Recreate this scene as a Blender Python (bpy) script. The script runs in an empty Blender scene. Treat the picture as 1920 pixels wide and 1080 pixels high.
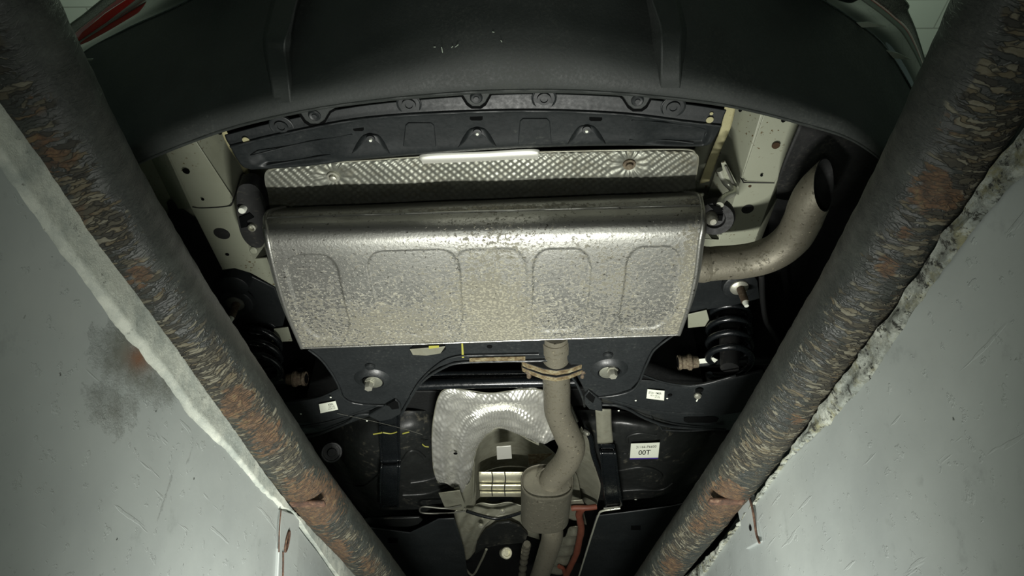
import bpy, bmesh, math, random
from math import sin, cos, pi, tan, atan, radians as R, exp
from mathutils import Vector as V, Matrix, noise as NZ
sc = bpy.context.scene
COL = sc.collection
random.seed(7)
# ---------------------------------------------------------------- camera
F = 1250.0
EL = R(39.0); YAW = R(0.53)
CAMP = V((0, 0, -0.55))
cd = bpy.data.cameras.new('camera'); cam = bpy.data.objects.new('camera', cd); COL.objects.link(cam)
cd.sensor_width = 36; cd.lens = 36*F/1920; cd.clip_start = .02; cd.clip_end = 60
cam.location = CAMP
cam.rotation_euler = (pi/2+EL, 0, YAW)
sc.camera = cam
ROT = cam.rotation_euler.to_matrix(); ROTI = ROT.transposed()
# ---------------------------------------------------------------- world, lights, exposure
w = bpy.data.worlds.new('world'); sc.world = w; w.use_nodes = True
w.node_tree.nodes['Background'].inputs[0].default_value = (.52, .74, .64, 1)
w.node_tree.nodes['Background'].inputs[1].default_value = .10
def area(name, loc, aim, sx, sy, power, col, spread=180):
    l = bpy.data.lights.new(name, 'AREA'); l.shape = 'RECTANGLE'; l.size = sx; l.size_y = sy
    l.energy = power; l.color = col; l.spread = R(spread)
    o = bpy.data.objects.new(name, l); COL.objects.link(o); o.location = loc
    o.rotation_euler = (V(aim)-V(loc)).to_track_quat('-Z', 'Y').to_euler(); return o
area('inspection_lamp', (0.0, 1.0, -.86), (0, 1.52, .0), .34, .045, 18, (1.0, 1.0, .93), 145)
area('camera_fill', (0.0, .10, -.66), (0, 1.0, .20), .22, .03, 1.3, (.98, 1.0, .92), 120)  # weak fill added beside the camera to soften the dark parts
area('ceiling_fill', (0.0, .6, 1.6), (0, .8, 3), 1.6, .6, 105, (.86, 1.0, .90))  # unseen upward fill added above the car to brighten the ceiling
sc.view_settings.view_transform = 'Standard'; sc.view_settings.look = 'None'
sc.view_settings.gamma = 1; sc.view_settings.use_curve_mapping = False
sc.view_settings.exposure = 0.0
# ---------------------------------------------------------------- helpers
def ray(px, py):
    return (ROT @ V(((px-960)/F, (540-py)/F, -1))).normalized()
def PZ(px, py, z):
    d = ray(px, py); return CAMP + d*((z-CAMP.z)/d.z)
def PX(px, py, x):
    d = ray(px, py); return CAMP + d*((x-CAMP.x)/d.x)
def PYY(px, py, y):
    d = ray(px, py); return CAMP + d*((y-CAMP.y)/d.y)
def proj(p):
    q = ROTI @ (V(p)-CAMP)
    if q.z > -1e-4: return (-9999, -9999)
    return (960+F*q.x/-q.z, 540-F*q.y/-q.z)
def cr(P, t):
    n = len(P)-1; x = min(max(t, 0), 1)*n; i = min(int(x), n-1); f = x-i
    p1, p2 = P[i], P[i+1]; p0 = P[i-1] if i > 0 else p1*2-p2; p3 = P[i+2] if i+2 <= n else p2*2-p1
    return .5*((2*p1)+(p2-p0)*f+(2*p0-5*p1+4*p2-p3)*f*f+(3*p1-p0-3*p2+p3)*f*f*f)
def crc(P, t):
    n = len(P); x = (t % 1)*n; i = int(x) % n; f = x-int(x)
    p0, p1, p2, p3 = P[i-1], P[i], P[(i+1) % n], P[(i+2) % n]
    return .5*((2*p1)+(p2-p0)*f+(2*p0-5*p1+4*p2-p3)*f*f+(3*p1-p0-3*p2+p3)*f*f*f)
def sst(a, b, x):
    t = min(max((x-a)/(b-a), 0), 1); return t*t*(3-2*t)
def nz(x, y=0., z=0.): return NZ.noise(V((x, y, z)))
CARLOC = V((0, 1.4, 0))
def link(name, me, mat, parent=None, smooth=True, ang=40):
    o = bpy.data.objects.new(name, me); COL.objects.link(o)
    if mat: me.materials.append(mat)
    if smooth:
        me.polygons.foreach_set('use_smooth', [True]*len(me.polygons))
        me.set_sharp_from_angle(angle=R(ang))
    if parent:
        o.parent = parent
        if parent.type == 'EMPTY': o.matrix_parent_inverse = Matrix.Translation(-parent.location)
    return o
def mesh(name, vs, fs):
    me = bpy.data.meshes.new(name); me.from_pydata([tuple(v) for v in vs], [], fs); me.validate(); me.update(); return me
def fixn(me):
    bm = bmesh.new(); bm.from_mesh(me); bmesh.ops.recalc_face_normals(bm, faces=bm.faces[:]); bm.to_mesh(me); bm.free()
def lab(o, label=None, cat=None, group=None, kind=None):
    if label: o['label'] = label
    if cat: o['category'] = cat
    if group: o['group'] = group
    if kind: o['kind'] = kind
    return o
def grid(nu, nv, fn, wrap=False):
    vs = []; fs = []
    for j in range(nv+1):
        for i in range(nu+(0 if wrap else 1)): vs.append(fn(i/nu, j/nv))
    m = nu if wrap else nu+1
    for j in range(nv):
        for i in range(nu):
            a = j*m+i; b = j*m+(i+1) % m
            fs.append((a, b, b+m, a+m))
    return vs, fs
def solid(o, th, off=1):
    m = o.modifiers.new('s', 'SOLIDIFY'); m.thickness = th; m.offset = off; return o
def bev(o, wd, seg=2, ang=35):
    m = o.modifiers.new('b', 'BEVEL'); m.width = wd; m.segments = seg; m.limit_method = 'ANGLE'; m.angle_limit = R(ang); return o
def loft(name, rows, nu, nv, mat, parent=None, th=.003, disp=None, spl=True, ang=40, nrm_up=True):
    R3 = [[PZ(*p) if len(p) == 3 else V(p[:3]) for p in r] for r in rows]
    def fn(u, v):
        col = [cr(r, u) for r in R3]
        if spl: p = cr(col, v)
        else:
            n = len(col)-1; x = v*n; i = min(int(x), n-1); p = col[i].lerp(col[i+1], x-i)
        if disp: p = p+disp(u, v, p)
        return p
    vs, fs = grid(nu, nv, fn)
    me = mesh(name, vs, fs)
    s = sum(p.normal.z*p.area for p in me.polygons)
    if s > 0: me.flip_normals()
    o = link(name, me, mat, parent, ang=ang)
    if th: solid(o, th, -1)
    return o
def cloft(name, rows, nu, nv, mat, parent=None, th=.003, dmp=None, **k):
    return loft(name, rows, nu, nv, mat, parent, th, dmp, **k)
def plate(name, pts, z, th, mat, parent=None, b=.002, smooth_n=0, holes=None, crown=0):
    """flat plate in a horizontal plane: outline through picture points met at height z, thickness goes up"""
    P = [PZ(p[0], p[1], p[2] if len(p) > 2 else z) for p in pts]
    if smooth_n: P = [crc(P, i/smooth_n) for i in range(smooth_n)]
    bm = bmesh.new(); vs = [bm.verts.new(p) for p in P]
    f = bm.faces.new(vs)
    bm.normal_update()
    if f.normal.z > 0: f.normal_flip()
    r = bmesh.ops.extrude_face_region(bm, geom=[f])
    up = [e for e in r['geom'] if isinstance(e, bmesh.types.BMVert)]
    bmesh.ops.translate(bm, verts=up, vec=(0, 0, th))
    bmesh.ops.recalc_face_normals(bm, faces=bm.faces[:])
    bmesh.ops.triangulate(bm, faces=[q for q in bm.faces if len(q.verts) > 4])
    me = bpy.data.meshes.new(name); bm.to_mesh(me); bm.free()
    o = link(name, me, mat, parent, ang=30)
    if b: bev(o, b, 2, 50)
    return o
def frames(C):
    T = []
    for i in range(len(C)): T.append((C[min(i+1, len(C)-1)]-C[max(i-1, 0)]).normalized())
    n = T[0].orthogonal().normalized(); out = []
    for t in T:
        n = (n-t*n.dot(t)).normalized(); out.append((t, n, t.cross(n)))
    return out
def tube(name, pts, r, mat, parent=None, n=24, seg=16, cap=True, hollow=0, disp=None, cut=None, sq=None):
    """sweep; pts are (px,py,z) or Vector; r number or list"""
    P = [p if isinstance(p, V) else PZ(*p) for p in pts]
    C = [cr(P, i/n) for i in range(n+1)] if len(P) > 2 or n > 1 else P
    rl = r if isinstance(r, (list, tuple)) else [r]*2
    def rr(t):
        x = t*(len(rl)-1); i = min(int(x), len(rl)-2); return rl[i]+(rl[i+1]-rl[i])*(x-i)
    fr = frames(C); vs = []; fs = []; m = len(C)
    for i, c in enumerate(C):
        t, a, b = fr[i]; q = rr(i/(m-1))
        for k in range(seg):
            an = 2*pi*k/seg; d = a*cos(an)+b*sin(an)
            p = c+d*q
            if disp: p = p+d*disp(i/(m-1), an)
            vs.append(p)
    for i in range(m-1):
        for k in range(seg):
            k2 = (k+1) % seg; fs.append((i*seg+k, i*seg+k2, (i+1)*seg+k2, (i+1)*seg+k))
    if cut:   # oblique end cut: every lengthwise line stops where it meets the plane
        cp, cn = cut; old = vs[:]
        for k in range(seg):
            tm = m-1
            for i in range(m-1):
                d0 = (old[i*seg+k]-cp).dot(cn); d1 = (old[(i+1)*seg+k]-cp).dot(cn)
                if d0 <= 0 < d1: tm = i+d0/(d0-d1); break
            for i in range(m):
                x = i/(m-1)*tm; a = min(int(x), m-2); vs[i*seg+k] = old[a*seg+k].lerp(old[(a+1)*seg+k], x-a)
    if hollow:
        base = len(vs)
        for i in range(m):
            c = C[i]
            for k in range(seg):
                p = vs[i*seg+k]; t, a, b = fr[i]; an = 2*pi*k/seg; d = a*cos(an)+b*sin(an)
                vs.append(p-d*hollow)
        for i in range(m-1):
            for k in range(seg):
                k2 = (k+1) % seg; fs.append((base+i*seg+k2, base+i*seg+k, base+(i+1)*seg+k, base+(i+1)*seg+k2))
        for k in range(seg):
            k2 = (k+1) % seg; e = (m-1)*seg
            fs.append((e+k, e+k2, base+e+k2, base+e+k)); fs.append((k2, k, base+k, base+k2))
    elif cap:
        fs.append(tuple(reversed(range(seg)))); fs.append(tuple((m-1)*seg+k for k in range(seg)))
    me = mesh(name, vs, fs); fixn(me)
    return link(name, me, mat, parent, ang=45)
def lathe(name, c, axis, prof, mat, parent=None, seg=24, hexa=False, ang=35):
    """prof: list of (distance along axis, radius)"""
    ax = V(axis).normalized(); a = ax.orthogonal().normalized(); b = ax.cross(a)
    vs = []; fs = []
    for (h, r) in prof:
        for k in range(seg):
            an = 2*pi*k/seg; vs.append(c+ax*h+(a*cos(an)+b*sin(an))*r)
    m = len(prof)
    for i in range(m-1):
        for k in range(seg):
            k2 = (k+1) % seg; fs.append((i*seg+k, i*seg+k2, (i+1)*seg+k2, (i+1)*seg+k))
    fs.append(tuple(reversed(range(seg)))); fs.append(tuple((m-1)*seg+k for k in range(seg)))
    me = mesh(name, vs, fs); fixn(me)
    return link(name, me, mat, parent, ang=ang)
def boxm(name, c, s, mat, parent=None, b=.002, rot=None):
    bm = bmesh.new(); bmesh.ops.create_cube(bm, size=1)
    M = Matrix.Translation(c) @ (rot.to_4x4() if rot else Matrix()) @ Matrix.Diagonal((*s, 1))
    bmesh.ops.transform(bm, matrix=M, verts=bm.verts)
    me = bpy.data.meshes.new(name); bm.to_mesh(me); bm.free()
    o = link(name, me, mat, parent, ang=30)
    if b: bev(o, b)
    return o
# ---------------------------------------------------------------- materials
def srgb(c):
    f = lambda x: x/12.92 if x <= .04045 else ((x+.055)/1.055)**2.4
    return tuple(f(v/255) for v in c)+(1,)
class M:
    def __init__(s, name, rough=.5, metal=0, spec=.5, coat=0):
        s.m = bpy.data.materials.new(name); s.m.use_nodes = True; s.t = s.m.node_tree
        s.b = s.t.nodes['Principled BSDF']
        s.b.inputs['Roughness'].default_value = rough; s.b.inputs['Metallic'].default_value = metal
        s.b.inputs['Specular IOR Level'].default_value = spec; s.b.inputs['Coat Weight'].default_value = coat
        s.tc = s.t.nodes.new('ShaderNodeTexCoord'); s.co = s.tc.outputs['Object']; s.bumps = []; s.lastn = None
    def N(s, typ, **k):
        n = s.t.nodes.new(typ)
        for a, v in k.items(): setattr(n, a, v)
        return n
    def L(s, a, b): s.t.links.new(a, b)
    def uv(s, name='UVMap'):
        n = s.N('ShaderNodeUVMap'); n.uv_map = name; s.co = n.outputs[0]; return s
    def map(s, sc_=(1, 1, 1), rot=(0, 0, 0), loc=(0, 0, 0), src=None):
        n = s.N('ShaderNodeMapping'); n.inputs['Scale'].default_value = sc_; n.inputs['Rotation'].default_value = rot; n.inputs['Location'].default_value = loc
        s.L(src or s.co, n.inputs[0]); return n.outputs[0]
    def noise(s, scale, det=6, rough=.6, dist=0, vec=None, out=0):
        n = s.N('ShaderNodeTexNoise'); n.inputs['Scale'].default_value = scale; n.inputs['Detail'].default_value = det
        n.inputs['Roughness'].default_value = rough; n.inputs['Distortion'].default_value = dist
        s.L(vec or s.co, n.inputs['Vector']); return n.outputs[out]
    def vor(s, scale, vec=None, feature='F1', out='Distance'):
        n = s.N('ShaderNodeTexVoronoi'); n.feature = feature; n.inputs['Scale'].default_value = scale
        s.L(vec or s.co, n.inputs['Vector']); return n.outputs[out]
    def ramp(s, src, stops):
        n = s.N('ShaderNodeValToRGB'); e = n.color_ramp.elements
        while len(e) < len(stops): e.new(.5)
        for x, (p, c) in zip(e, stops):
            x.position = p; x.color = c if isinstance(c, tuple) and len(c) == 4 else (c, c, c, 1)
        s.L(src, n.inputs[0]); return n.outputs[0]
    def mix(s, f, a, b, mode='MIX'):
        n = s.N('ShaderNodeMix', data_type='RGBA', blend_type=mode)
        for inp, v in ((n.inputs[0], f), (n.inputs[6], a), (n.inputs[7], b)):
            if isinstance(v, (int, float)): inp.default_value = v
            elif isinstance(v, tuple): inp.default_value = v
            else: s.L(v, inp)
        return n.outputs[2]
    def math(s, op, a, b=0):
        n = s.N('ShaderNodeMath', operation=op)
        for inp, v in ((n.inputs[0], a), (n.inputs[1], b)):
            if isinstance(v, (int, float)): inp.default_value = v
            else: s.L(v, inp)
        return n.outputs[0]
    def attr(s, name):
        n = s.N('ShaderNodeAttribute'); n.attribute_name = name; return n.outputs['Fac']
    def col(s, c):
        if isinstance(c, tuple): s.b.inputs['Base Color'].default_value = c
        else: s.L(c, s.b.inputs['Base Color'])
        return s
    def rough(s, c): s.L(c, s.b.inputs['Roughness']); return s
    def metal(s, c): s.L(c, s.b.inputs['Metallic']); return s
    def bump(s, h, dist=.001, st=1):
        n = s.N('ShaderNodeBump'); n.inputs['Distance'].default_value = dist; n.inputs['Strength'].default_value = st
        s.L(h, n.inputs['Height'])
        if s.lastn: s.L(s.lastn, n.inputs['Normal'])
        s.lastn = n.outputs[0]; s.L(s.lastn, s.b.inputs['Normal']); return s

def dusty(name, base, dust, rough=.45, metal=0, spec=.5, amt=(.62, .75), sc1=140, bump=.0003, low=6):
    m = M(name, rough, metal, spec)
    big = m.noise(low, 4); fine = m.noise(sc1, 5)
    f = m.math('ADD', m.math('MULTIPLY', big, .45), m.math('MULTIPLY', fine, .6))
    fac = m.ramp(f, [(amt[0], 0.), (amt[1], 1.)])
    b2 = m.mix(m.ramp(m.noise(low*3, 3), [(.35, 0.), (.65, 1.)]), srgb(base), tuple(v*.8 for v in srgb(base)[:3])+(1,))
    m.col(m.mix(fac, b2, srgb(dust)))
    m.rough(m.ramp(f, [(.4, rough), (.8, min(1, rough+.3))]))
    if bump: m.bump(fine, bump)
    return m.m
# black plastics and painted steels
m_bumper = dusty('black_textured_plastic', (50, 54, 52), (68, 71, 66), .5, spec=.42, amt=(.56, .80), sc1=260, bump=.0003)
m_panel = dusty('black_painted_panel', (32, 36, 37), (62, 65, 60), .42, amt=(.62, .78), bump=.0002)
m_frame = dusty('black_painted_steel', (34, 37, 38), (64, 66, 60), .32, amt=(.62, .80), bump=.0003)
m_gloss = dusty('glossy_black_enamel', (20, 23, 25), (40, 42, 41), .17, amt=(.74, .9), bump=.00005)
m_tank = dusty('black_fuel_tank_skin', (32, 34, 33), (76, 74, 64), .36, amt=(.60, .72), sc1=60, bump=.0008, low=9)
m_dark = dusty('black_coating_and_shade', (14, 16, 16), (26, 28, 27), .6, amt=(.6, .8))
m_rubber = dusty('black_rubber', (24, 25, 25), (60, 58, 50), .6, amt=(.58, .74))
m_void = M('black_opening', .9, spec=.1).col(srgb((5, 6, 6))).m
# pale primer rails
def pale():
    m = M('pale_green_grey_primer', .42)
    f = m.noise(150, 3, .5); spots = m.ramp(f, [(.64, 0.), (.68, 1.)])
    area_ = m.ramp(m.noise(9, 2), [(.45, 0.), (.58, 1.)])
    c = m.mix(m.noise(4, 4), srgb((134, 137, 120)), srgb((156, 159, 142)))
    c = m.mix(m.math('MULTIPLY', spots, area_), c, srgb((84, 66, 36)))
    c = m.mix(m.math('MULTIPLY', m.ramp(m.noise(3, 8, .7), [(.5, 0.), (.75, 1.)]), .35), c, srgb((104, 98, 70)))
    m.col(c); m.bump(m.noise(60, 4), .0004); return m.m
m_pale = pale()
m_cream = dusty('cream_seam_sealer', (170, 165, 126), (112, 98, 62), .6, amt=(.6, .8), bump=.002, sc1=70)
# exhaust steels
def steel(name, base, mud, pale_c, amt=.5, rough=.34, metal=.85, spk=90, km=.6, bias=0):
    m = M(name, rough, metal)
    n1 = m.noise(spk*1.5, 8, .65); n2 = m.noise(7, 5, .6); n3 = m.noise(spk*2.2, 3, .5)
    att = m.attr('mud')
    f = m.math('ADD', m.math('ADD', m.math('ADD', n1, bias), m.math('MULTIPLY', m.math('SUBTRACT', n2, .5), .5)), m.math('MULTIPLY', m.math('SUBTRACT', att, .5), .26))
    fm = m.ramp(f, [(.50+.10*(1-amt), 0.), (.60+.10*(1-amt), 1.)])
    fp = m.ramp(m.math('ADD', m.math('ADD', n3, bias*.8), m.math('MULTIPLY', m.math('SUBTRACT', att, .6), .22)), [(.62, 0.), (.70, 1.)])
    c = m.mix(n2, srgb(base), tuple(v*.8 for v in srgb(base)[:3])+(1,))
    c = m.mix(m.math('MULTIPLY', fm, km), c, srgb(mud))
    c = m.mix(m.math('MULTIPLY', fp, .8), c, srgb(pale_c))
    heat = m.attr('heat')
    c = m.mix(m.math('MULTIPLY', heat, .75), c, srgb((120, 102, 66)))
    dk = m.ramp(m.noise(spk*1.6, 4, .6, vec=m.map(loc=(3, 5, 1))), [(.63, 0.), (.67, 1.)])
    c = m.mix(m.math('MULTIPLY', dk, .8), c, srgb((52, 48, 38)))
    m.col(c)
    m.metal(m.ramp(m.math('MAXIMUM', fm, fp), [(0, metal), (1, .15)]))
    m.rough(m.ramp(m.math('MAXIMUM', fm, fp), [(0, rough), (1, .8)]))
    m.bump(n1, .0008); m.bump(fp, .0006)
    return m.m
m_muff = steel('mud_specked_aluminised_steel', (166, 166, 160), (100, 97, 82), (150, 147, 130), .30, .40, .84, 90, .8)
m_exh = steel('dirty_exhaust_pipe_steel', (122, 118, 104), (72, 68, 53), (150, 143, 118), .75, .5, .45, 62, .8, .10)
m_res = steel('grey_resonator_steel', (116, 113, 100), (90, 87, 73), (136, 130, 112), .5, .42, .5, 60, .7, .09)
m_rustflange = M('yellow_brown_rusted_steel', .8)
_m = m_rustflange; _m.col(_m.ramp(_m.noise(70, 6, .7), [(.3, srgb((52, 40, 26))), (.46, srgb((92, 78, 52))), (.58, srgb((118, 110, 84))), (.72, srgb((140, 138, 120)))])); _m.bump(_m.noise(90, 6), .002); m_rustflange = _m.m
m_bolt = dusty('zinc_plated_bolt', (190, 190, 176), (110, 106, 90), .35, .7, amt=(.5, .75), sc1=200)
m_washer = dusty('dull_zinc_washer', (132, 134, 122), (86, 84, 70), .4, .6, amt=(.5, .75), sc1=200)
m_rbolt = dusty('rusty_bolt', (82, 68, 54), (126, 118, 98), .7, .2, amt=(.5, .7), sc1=200, bump=.0006)
def foil(name, base, pitch, str_=.0012, rough=.26, mode=0):
    m = M(name, rough, .95)
    # embossed grain: two crossed wave sets, fine relief
    a = m.N('ShaderNodeTexWave'); a.inputs['Scale'].default_value = pitch; a.inputs['Distortion'].default_value = .6; a.inputs['Detail Scale'].default_value = .3
    m.L(m.map(rot=(0, 0, R(38 if mode == 0 else 8))), a.inputs[0])
    b = m.N('ShaderNodeTexWave'); b.inputs['Scale'].default_value = pitch; b.inputs['Distortion'].default_value = .6; b.inputs['Detail Scale'].default_value = .3
    m.L(m.map(rot=(0, 0, R(-38 if mode == 0 else 82))), b.inputs[0])
    h = m.math('MULTIPLY', a.outputs[1], b.outputs[1])
    c = m.mix(m.ramp(m.noise(20, 5), [(.35, 0.), (.7, 1.)]), srgb(base), tuple(v*.55 for v in srgb(base)[:3])+(1,))
    m.col(m.mix(m.math('MULTIPLY', m.ramp(h, [(0, 1.), (.3, 0.)]), .5), c, tuple(v*.35 for v in srgb(base)[:3])+(1,)))
    m.bump(h, str_); return m.m
m_foil = foil('dimpled_aluminium_heat_shield', (176, 178, 168), 26, .0016, .34)
m_foil2 = foil('embossed_bright_aluminium', (210, 210, 204), 30, .0022, .22, 1)
m_alu = dusty('dull_smooth_aluminium', (146, 146, 130), (104, 100, 84), .36, .4, amt=(.5, .8), sc1=50, bump=.0006)
m_brite = dusty('bright_bare_aluminium', (245, 242, 215), (170, 162, 126), .3, .6, amt=(.55, .8), sc1=60, bump=.001)
m_polish_glint = M('polished_metal_and_glint', .42, .6).col(srgb((245, 245, 235))).m
m_rim = M('worn_bare_steel_edge', .5, .7).col(srgb((120, 120, 112))).m
m_orange = dusty('orange_red_cable_sheath', (112, 62, 46), (110, 70, 50), .5, amt=(.55, .75), sc1=80)
m_white = M('white_paint_mark', .5).col(srgb((225, 228, 215))).m
m_label = M('white_paper_sticker', .45).col(srgb((222, 226, 210))).m
m_ink = M('dark_printing_ink', .6).col(srgb((45, 48, 42))).m
m_purple = M('violet_printed_edge', .5).col(srgb((58, 40, 120))).m
m_yellow = M('yellow_paint_marker', .5).col(srgb((150, 148, 66))).m
m_chrome = M('galvanised_hook_rod', .3, .5).col(srgb((200, 202, 186))).m
# car paint, lamps
m_paint = M('dark_reflective_car_paint', .08, .1, .6, 1).col(srgb((34, 44, 40))).m
m_trim_refl = M('pale_edge_and_reflection', .35).col(srgb((150, 160, 146))).m
m_red = M('red_lamp_lens', .15, 0, .6, 1).col(srgb((200, 48, 44))).m
def lens():
    m = M('grey_prismatic_lamp_lens', .25, .3)
    v = m.vor(420); m.col(m.mix(m.ramp(v, [(.2, 0.), (.6, 1.)]), srgb((150, 145, 138)), srgb((56, 52, 48)))); m.bump(v, .002); return m.m
m_lens = lens()
# pit
def wallmat(name, seed):
    m = M(name, .38, spec=.45)
    a = m.map(loc=(seed, seed*2, 0))
    c = m.mix(m.ramp(m.noise(2.2, 5, vec=a), [(.35, 0.), (.68, 1.)]), srgb((140, 146, 144)), srgb((158, 164, 160)))
    c = m.mix(m.math('MULTIPLY', m.ramp(m.noise(16, 7, .7, vec=a), [(.60, 0.), (.74, 1.)]), .35), c, srgb((92, 98, 94)))
    sp = m.ramp(m.noise(55, 4, .5, vec=a), [(.73, 0.), (.76, 1.)])
    c = m.mix(sp, c, srgb((60, 64, 60)))
    dirt = m.attr('dirt'); dn = m.noise(30, 8, .75, vec=a)
    df = m.ramp(m.math('ADD', m.math('MULTIPLY', dirt, .5), m.math('MULTIPLY', dn, .6)), [(.52, 0.), (.80, 1.)])
    c = m.mix(m.math('MULTIPLY', df, .8), c, srgb((84, 86, 76)))
    c = m.mix(m.attr('rustrun'), c, srgb((112, 66, 34)))
    m.col(c)
    m.rough(m.ramp(m.noise(9, 5, vec=a), [(.3, .3), (.7, .5)]))
    m.bump(m.noise(5, 6, .5, vec=a), .006, .5)
    m.bump(m.ramp(m.noise(34, 4, .6, vec=a), [(.66, 0.), (.70, 1.)]), .0008, .5)
    sc1 = m.noise(9, 3, .5, vec=m.map((1, .8, 7.), rot=(R(-38), 0, 0), loc=(seed, 1, 2)))
    m.bump(m.ramp(sc1, [(.67, 0.), (.70, 1.)]), .0008, .45)
    m.bump(m.ramp(m.noise(48, 5, .65, vec=m.map(loc=(seed, 4, 8))), [(.62, 0.), (.66, 1.)]), .0008, .5)
    m.bump(df, .003, .8)
    return m.m
m_wallL = wallmat('grey_gloss_pit_wall_paint', 1.3); m_wallR = wallmat('grey_scuffed_pit_wall_paint', 7.9)
def mortar(name, yel):
    m = M(name, .55)
    n = m.noise(70 if yel else 45, 9, .78); n2 = m.noise(14, 8, .7)
    c = m.mix(m.ramp(n2, [(.40, 0.), (.62, 1.)]), srgb((150, 157, 150)), srgb((196, 200, 188)))
    if yel:
        c = m.mix(m.ramp(m.noise(34, 8, .8), [(.50, 0.), (.60, .8)]), c, srgb((132, 128, 84)))
        c = m.mix(m.ramp(m.noise(55, 8, .75, vec=m.map(loc=(4, 2, 1))), [(.46, 0.), (.56, .6)]), c, srgb((100, 104, 94)))
    c = m.mix(m.ramp(n, [(.60 if not yel else .53, 0.), (.68 if not yel else .58, 1.)]), c, srgb((40, 41, 34)))
    m.col(c); m.bump(n, .006 if yel else .003); return m.m
m_mortL = mortar('white_painted_mortar', False); m_mortR = mortar('crumbling_yellowed_mortar', True)
def pipemat(name, seed):
    m = M(name, .5, .1, .5).uv()
    off = (seed, seed, 0)
    fine = m.noise(300, 6, .7, vec=m.map((1, .6, 1), loc=off))
    n = m.noise(60, 8, .7, vec=m.map((1, .5, 1), loc=off))
    # overlapping paint scales, longer round the pipe than along it
    wv = m.N('ShaderNodeVectorMath', operation='SCALE'); m.L(m.noise(26, 4, .6, vec=m.map((1, .7, 1), loc=off), out=1), wv.inputs[0]); wv.inputs['Scale'].default_value = .030
    wa = m.N('ShaderNodeVectorMath', operation='ADD'); m.L(m.map((1, 1, 1), rot=(0, 0, R(9)), loc=off), wa.inputs[0]); m.L(wv.outputs[0], wa.inputs[1])
    vec = m.map((1, .21, 1), src=wa.outputs[0])
    vd = m.vor(215, vec, 'DISTANCE_TO_EDGE'); vf = m.vor(215, vec, 'F1', 'Color')
    sp = m.N('ShaderNodeSeparateColor'); m.L(vf, sp.inputs[0]); rnd = sp.outputs[0]; rnd2 = sp.outputs[1]
    fl = m.attr('flake'); ru = m.attr('rust'); hh = m.attr('relief')
    c = m.mix(m.ramp(fine, [(.35, 0.), (.75, 1.)]), srgb((30, 33, 32)), srgb((58, 61, 56)))
    c = m.mix(m.ramp(m.noise(22, 6, .7, vec=m.map((1, .6, 1), loc=off)), [(.5, 0.), (.72, .5)]), c, srgb((76, 80, 74)))
    rnd3 = m.math('ADD', m.math('MULTIPLY', rnd2, .62), m.math('MULTIPLY', m.noise(120, 5, .7, vec=m.map((1, .4, 1), loc=off)), .38))
    palec = m.ramp(rnd3, [(.0, srgb((30, 31, 28))), (.36, srgb((46, 45, 37))), (.52, srgb((68, 65, 52))), (.64, srgb((106, 104, 90))), (.74, srgb((82, 76, 58))), (.9, srgb((70, 56, 38)))])
    on = m.ramp(m.math('SUBTRACT', m.math('MULTIPLY', fl, 1.35), rnd), [(.0, 0.), (.12, 1.)])
    edge = m.ramp(vd, [(.0, .15), (.12, 1.)])
    c = m.mix(on, c, palec)
    c = m.mix(m.math('MULTIPLY', on, m.math('SUBTRACT', 1, edge)), c, srgb((17, 17, 13)))
    rc = m.ramp(m.noise(70, 6, .7), [(.3, srgb((38, 30, 21))), (.45, srgb((66, 49, 33))), (.55, srgb((86, 63, 41))), (.64, srgb((96, 82, 56))), (.75, srgb((48, 43, 33)))])
    rf = m.ramp(m.math('ADD', m.math('MULTIPLY', ru, .80), m.math('MULTIPLY', m.math('SUBTRACT', rnd2, .5), .35)), [(.34, 0.), (.44, .92)])
    c = m.mix(m.math('MULTIPLY', rf, m.math('ADD', .35, m.math('MULTIPLY', edge, .65))), c, rc)
    m.col(c)
    m.rough(m.ramp(m.math('MAXIMUM', on, rf), [(0, .42), (1, .8)]))
    m.bump(fine, .0006); m.bump(n, .0008, .6)
    m.bump(m.math('MULTIPLY', m.math('ADD', m.math('MULTIPLY', edge, .6), m.math('MULTIPLY', rnd, .6)), m.math('ADD', .12, m.math('MULTIPLY', fl, .9))), .0026, .9)
    return m.m
m_pipeL = pipemat('flaking_black_paint_over_rust', 2.1); m_pipeR = pipemat('scaly_black_paint_over_rust', 6.7)
m_rustbar = M('red_brown_rusted_bar', .85); _m = m_rustbar
_m.col(_m.ramp(_m.noise(60, 6, .7), [(.35, srgb((44, 32, 24))), (.55, srgb((78, 54, 40))), (.7, srgb((112, 94, 74)))])); _m.bump(_m.noise(80, 6), .002); m_rustbar = _m.m
m_rustdark = M('dark_brown_rust', .9).col(srgb((58, 40, 20))).m
m_ceil = M('grey_green_ceiling_panels', .8); _m = m_ceil
_b = _m.N('ShaderNodeTexBrick'); _b.inputs['Color1'].default_value = _b.inputs['Color2'].default_value = srgb((150, 156, 142)); _b.inputs['Mortar'].default_value = srgb((120, 124, 112))
_b.inputs['Scale'].default_value = 1.6; _b.inputs['Mortar Size'].default_value = .006; _m.L(_m.co, _b.inputs[0]); _m.col(_b.outputs[0]); m_ceil = _m.m
m_conc = dusty('grey_concrete_floor', (110, 112, 106), (84, 84, 76), .8, amt=(.45, .7), bump=.002, sc1=40)

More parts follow.
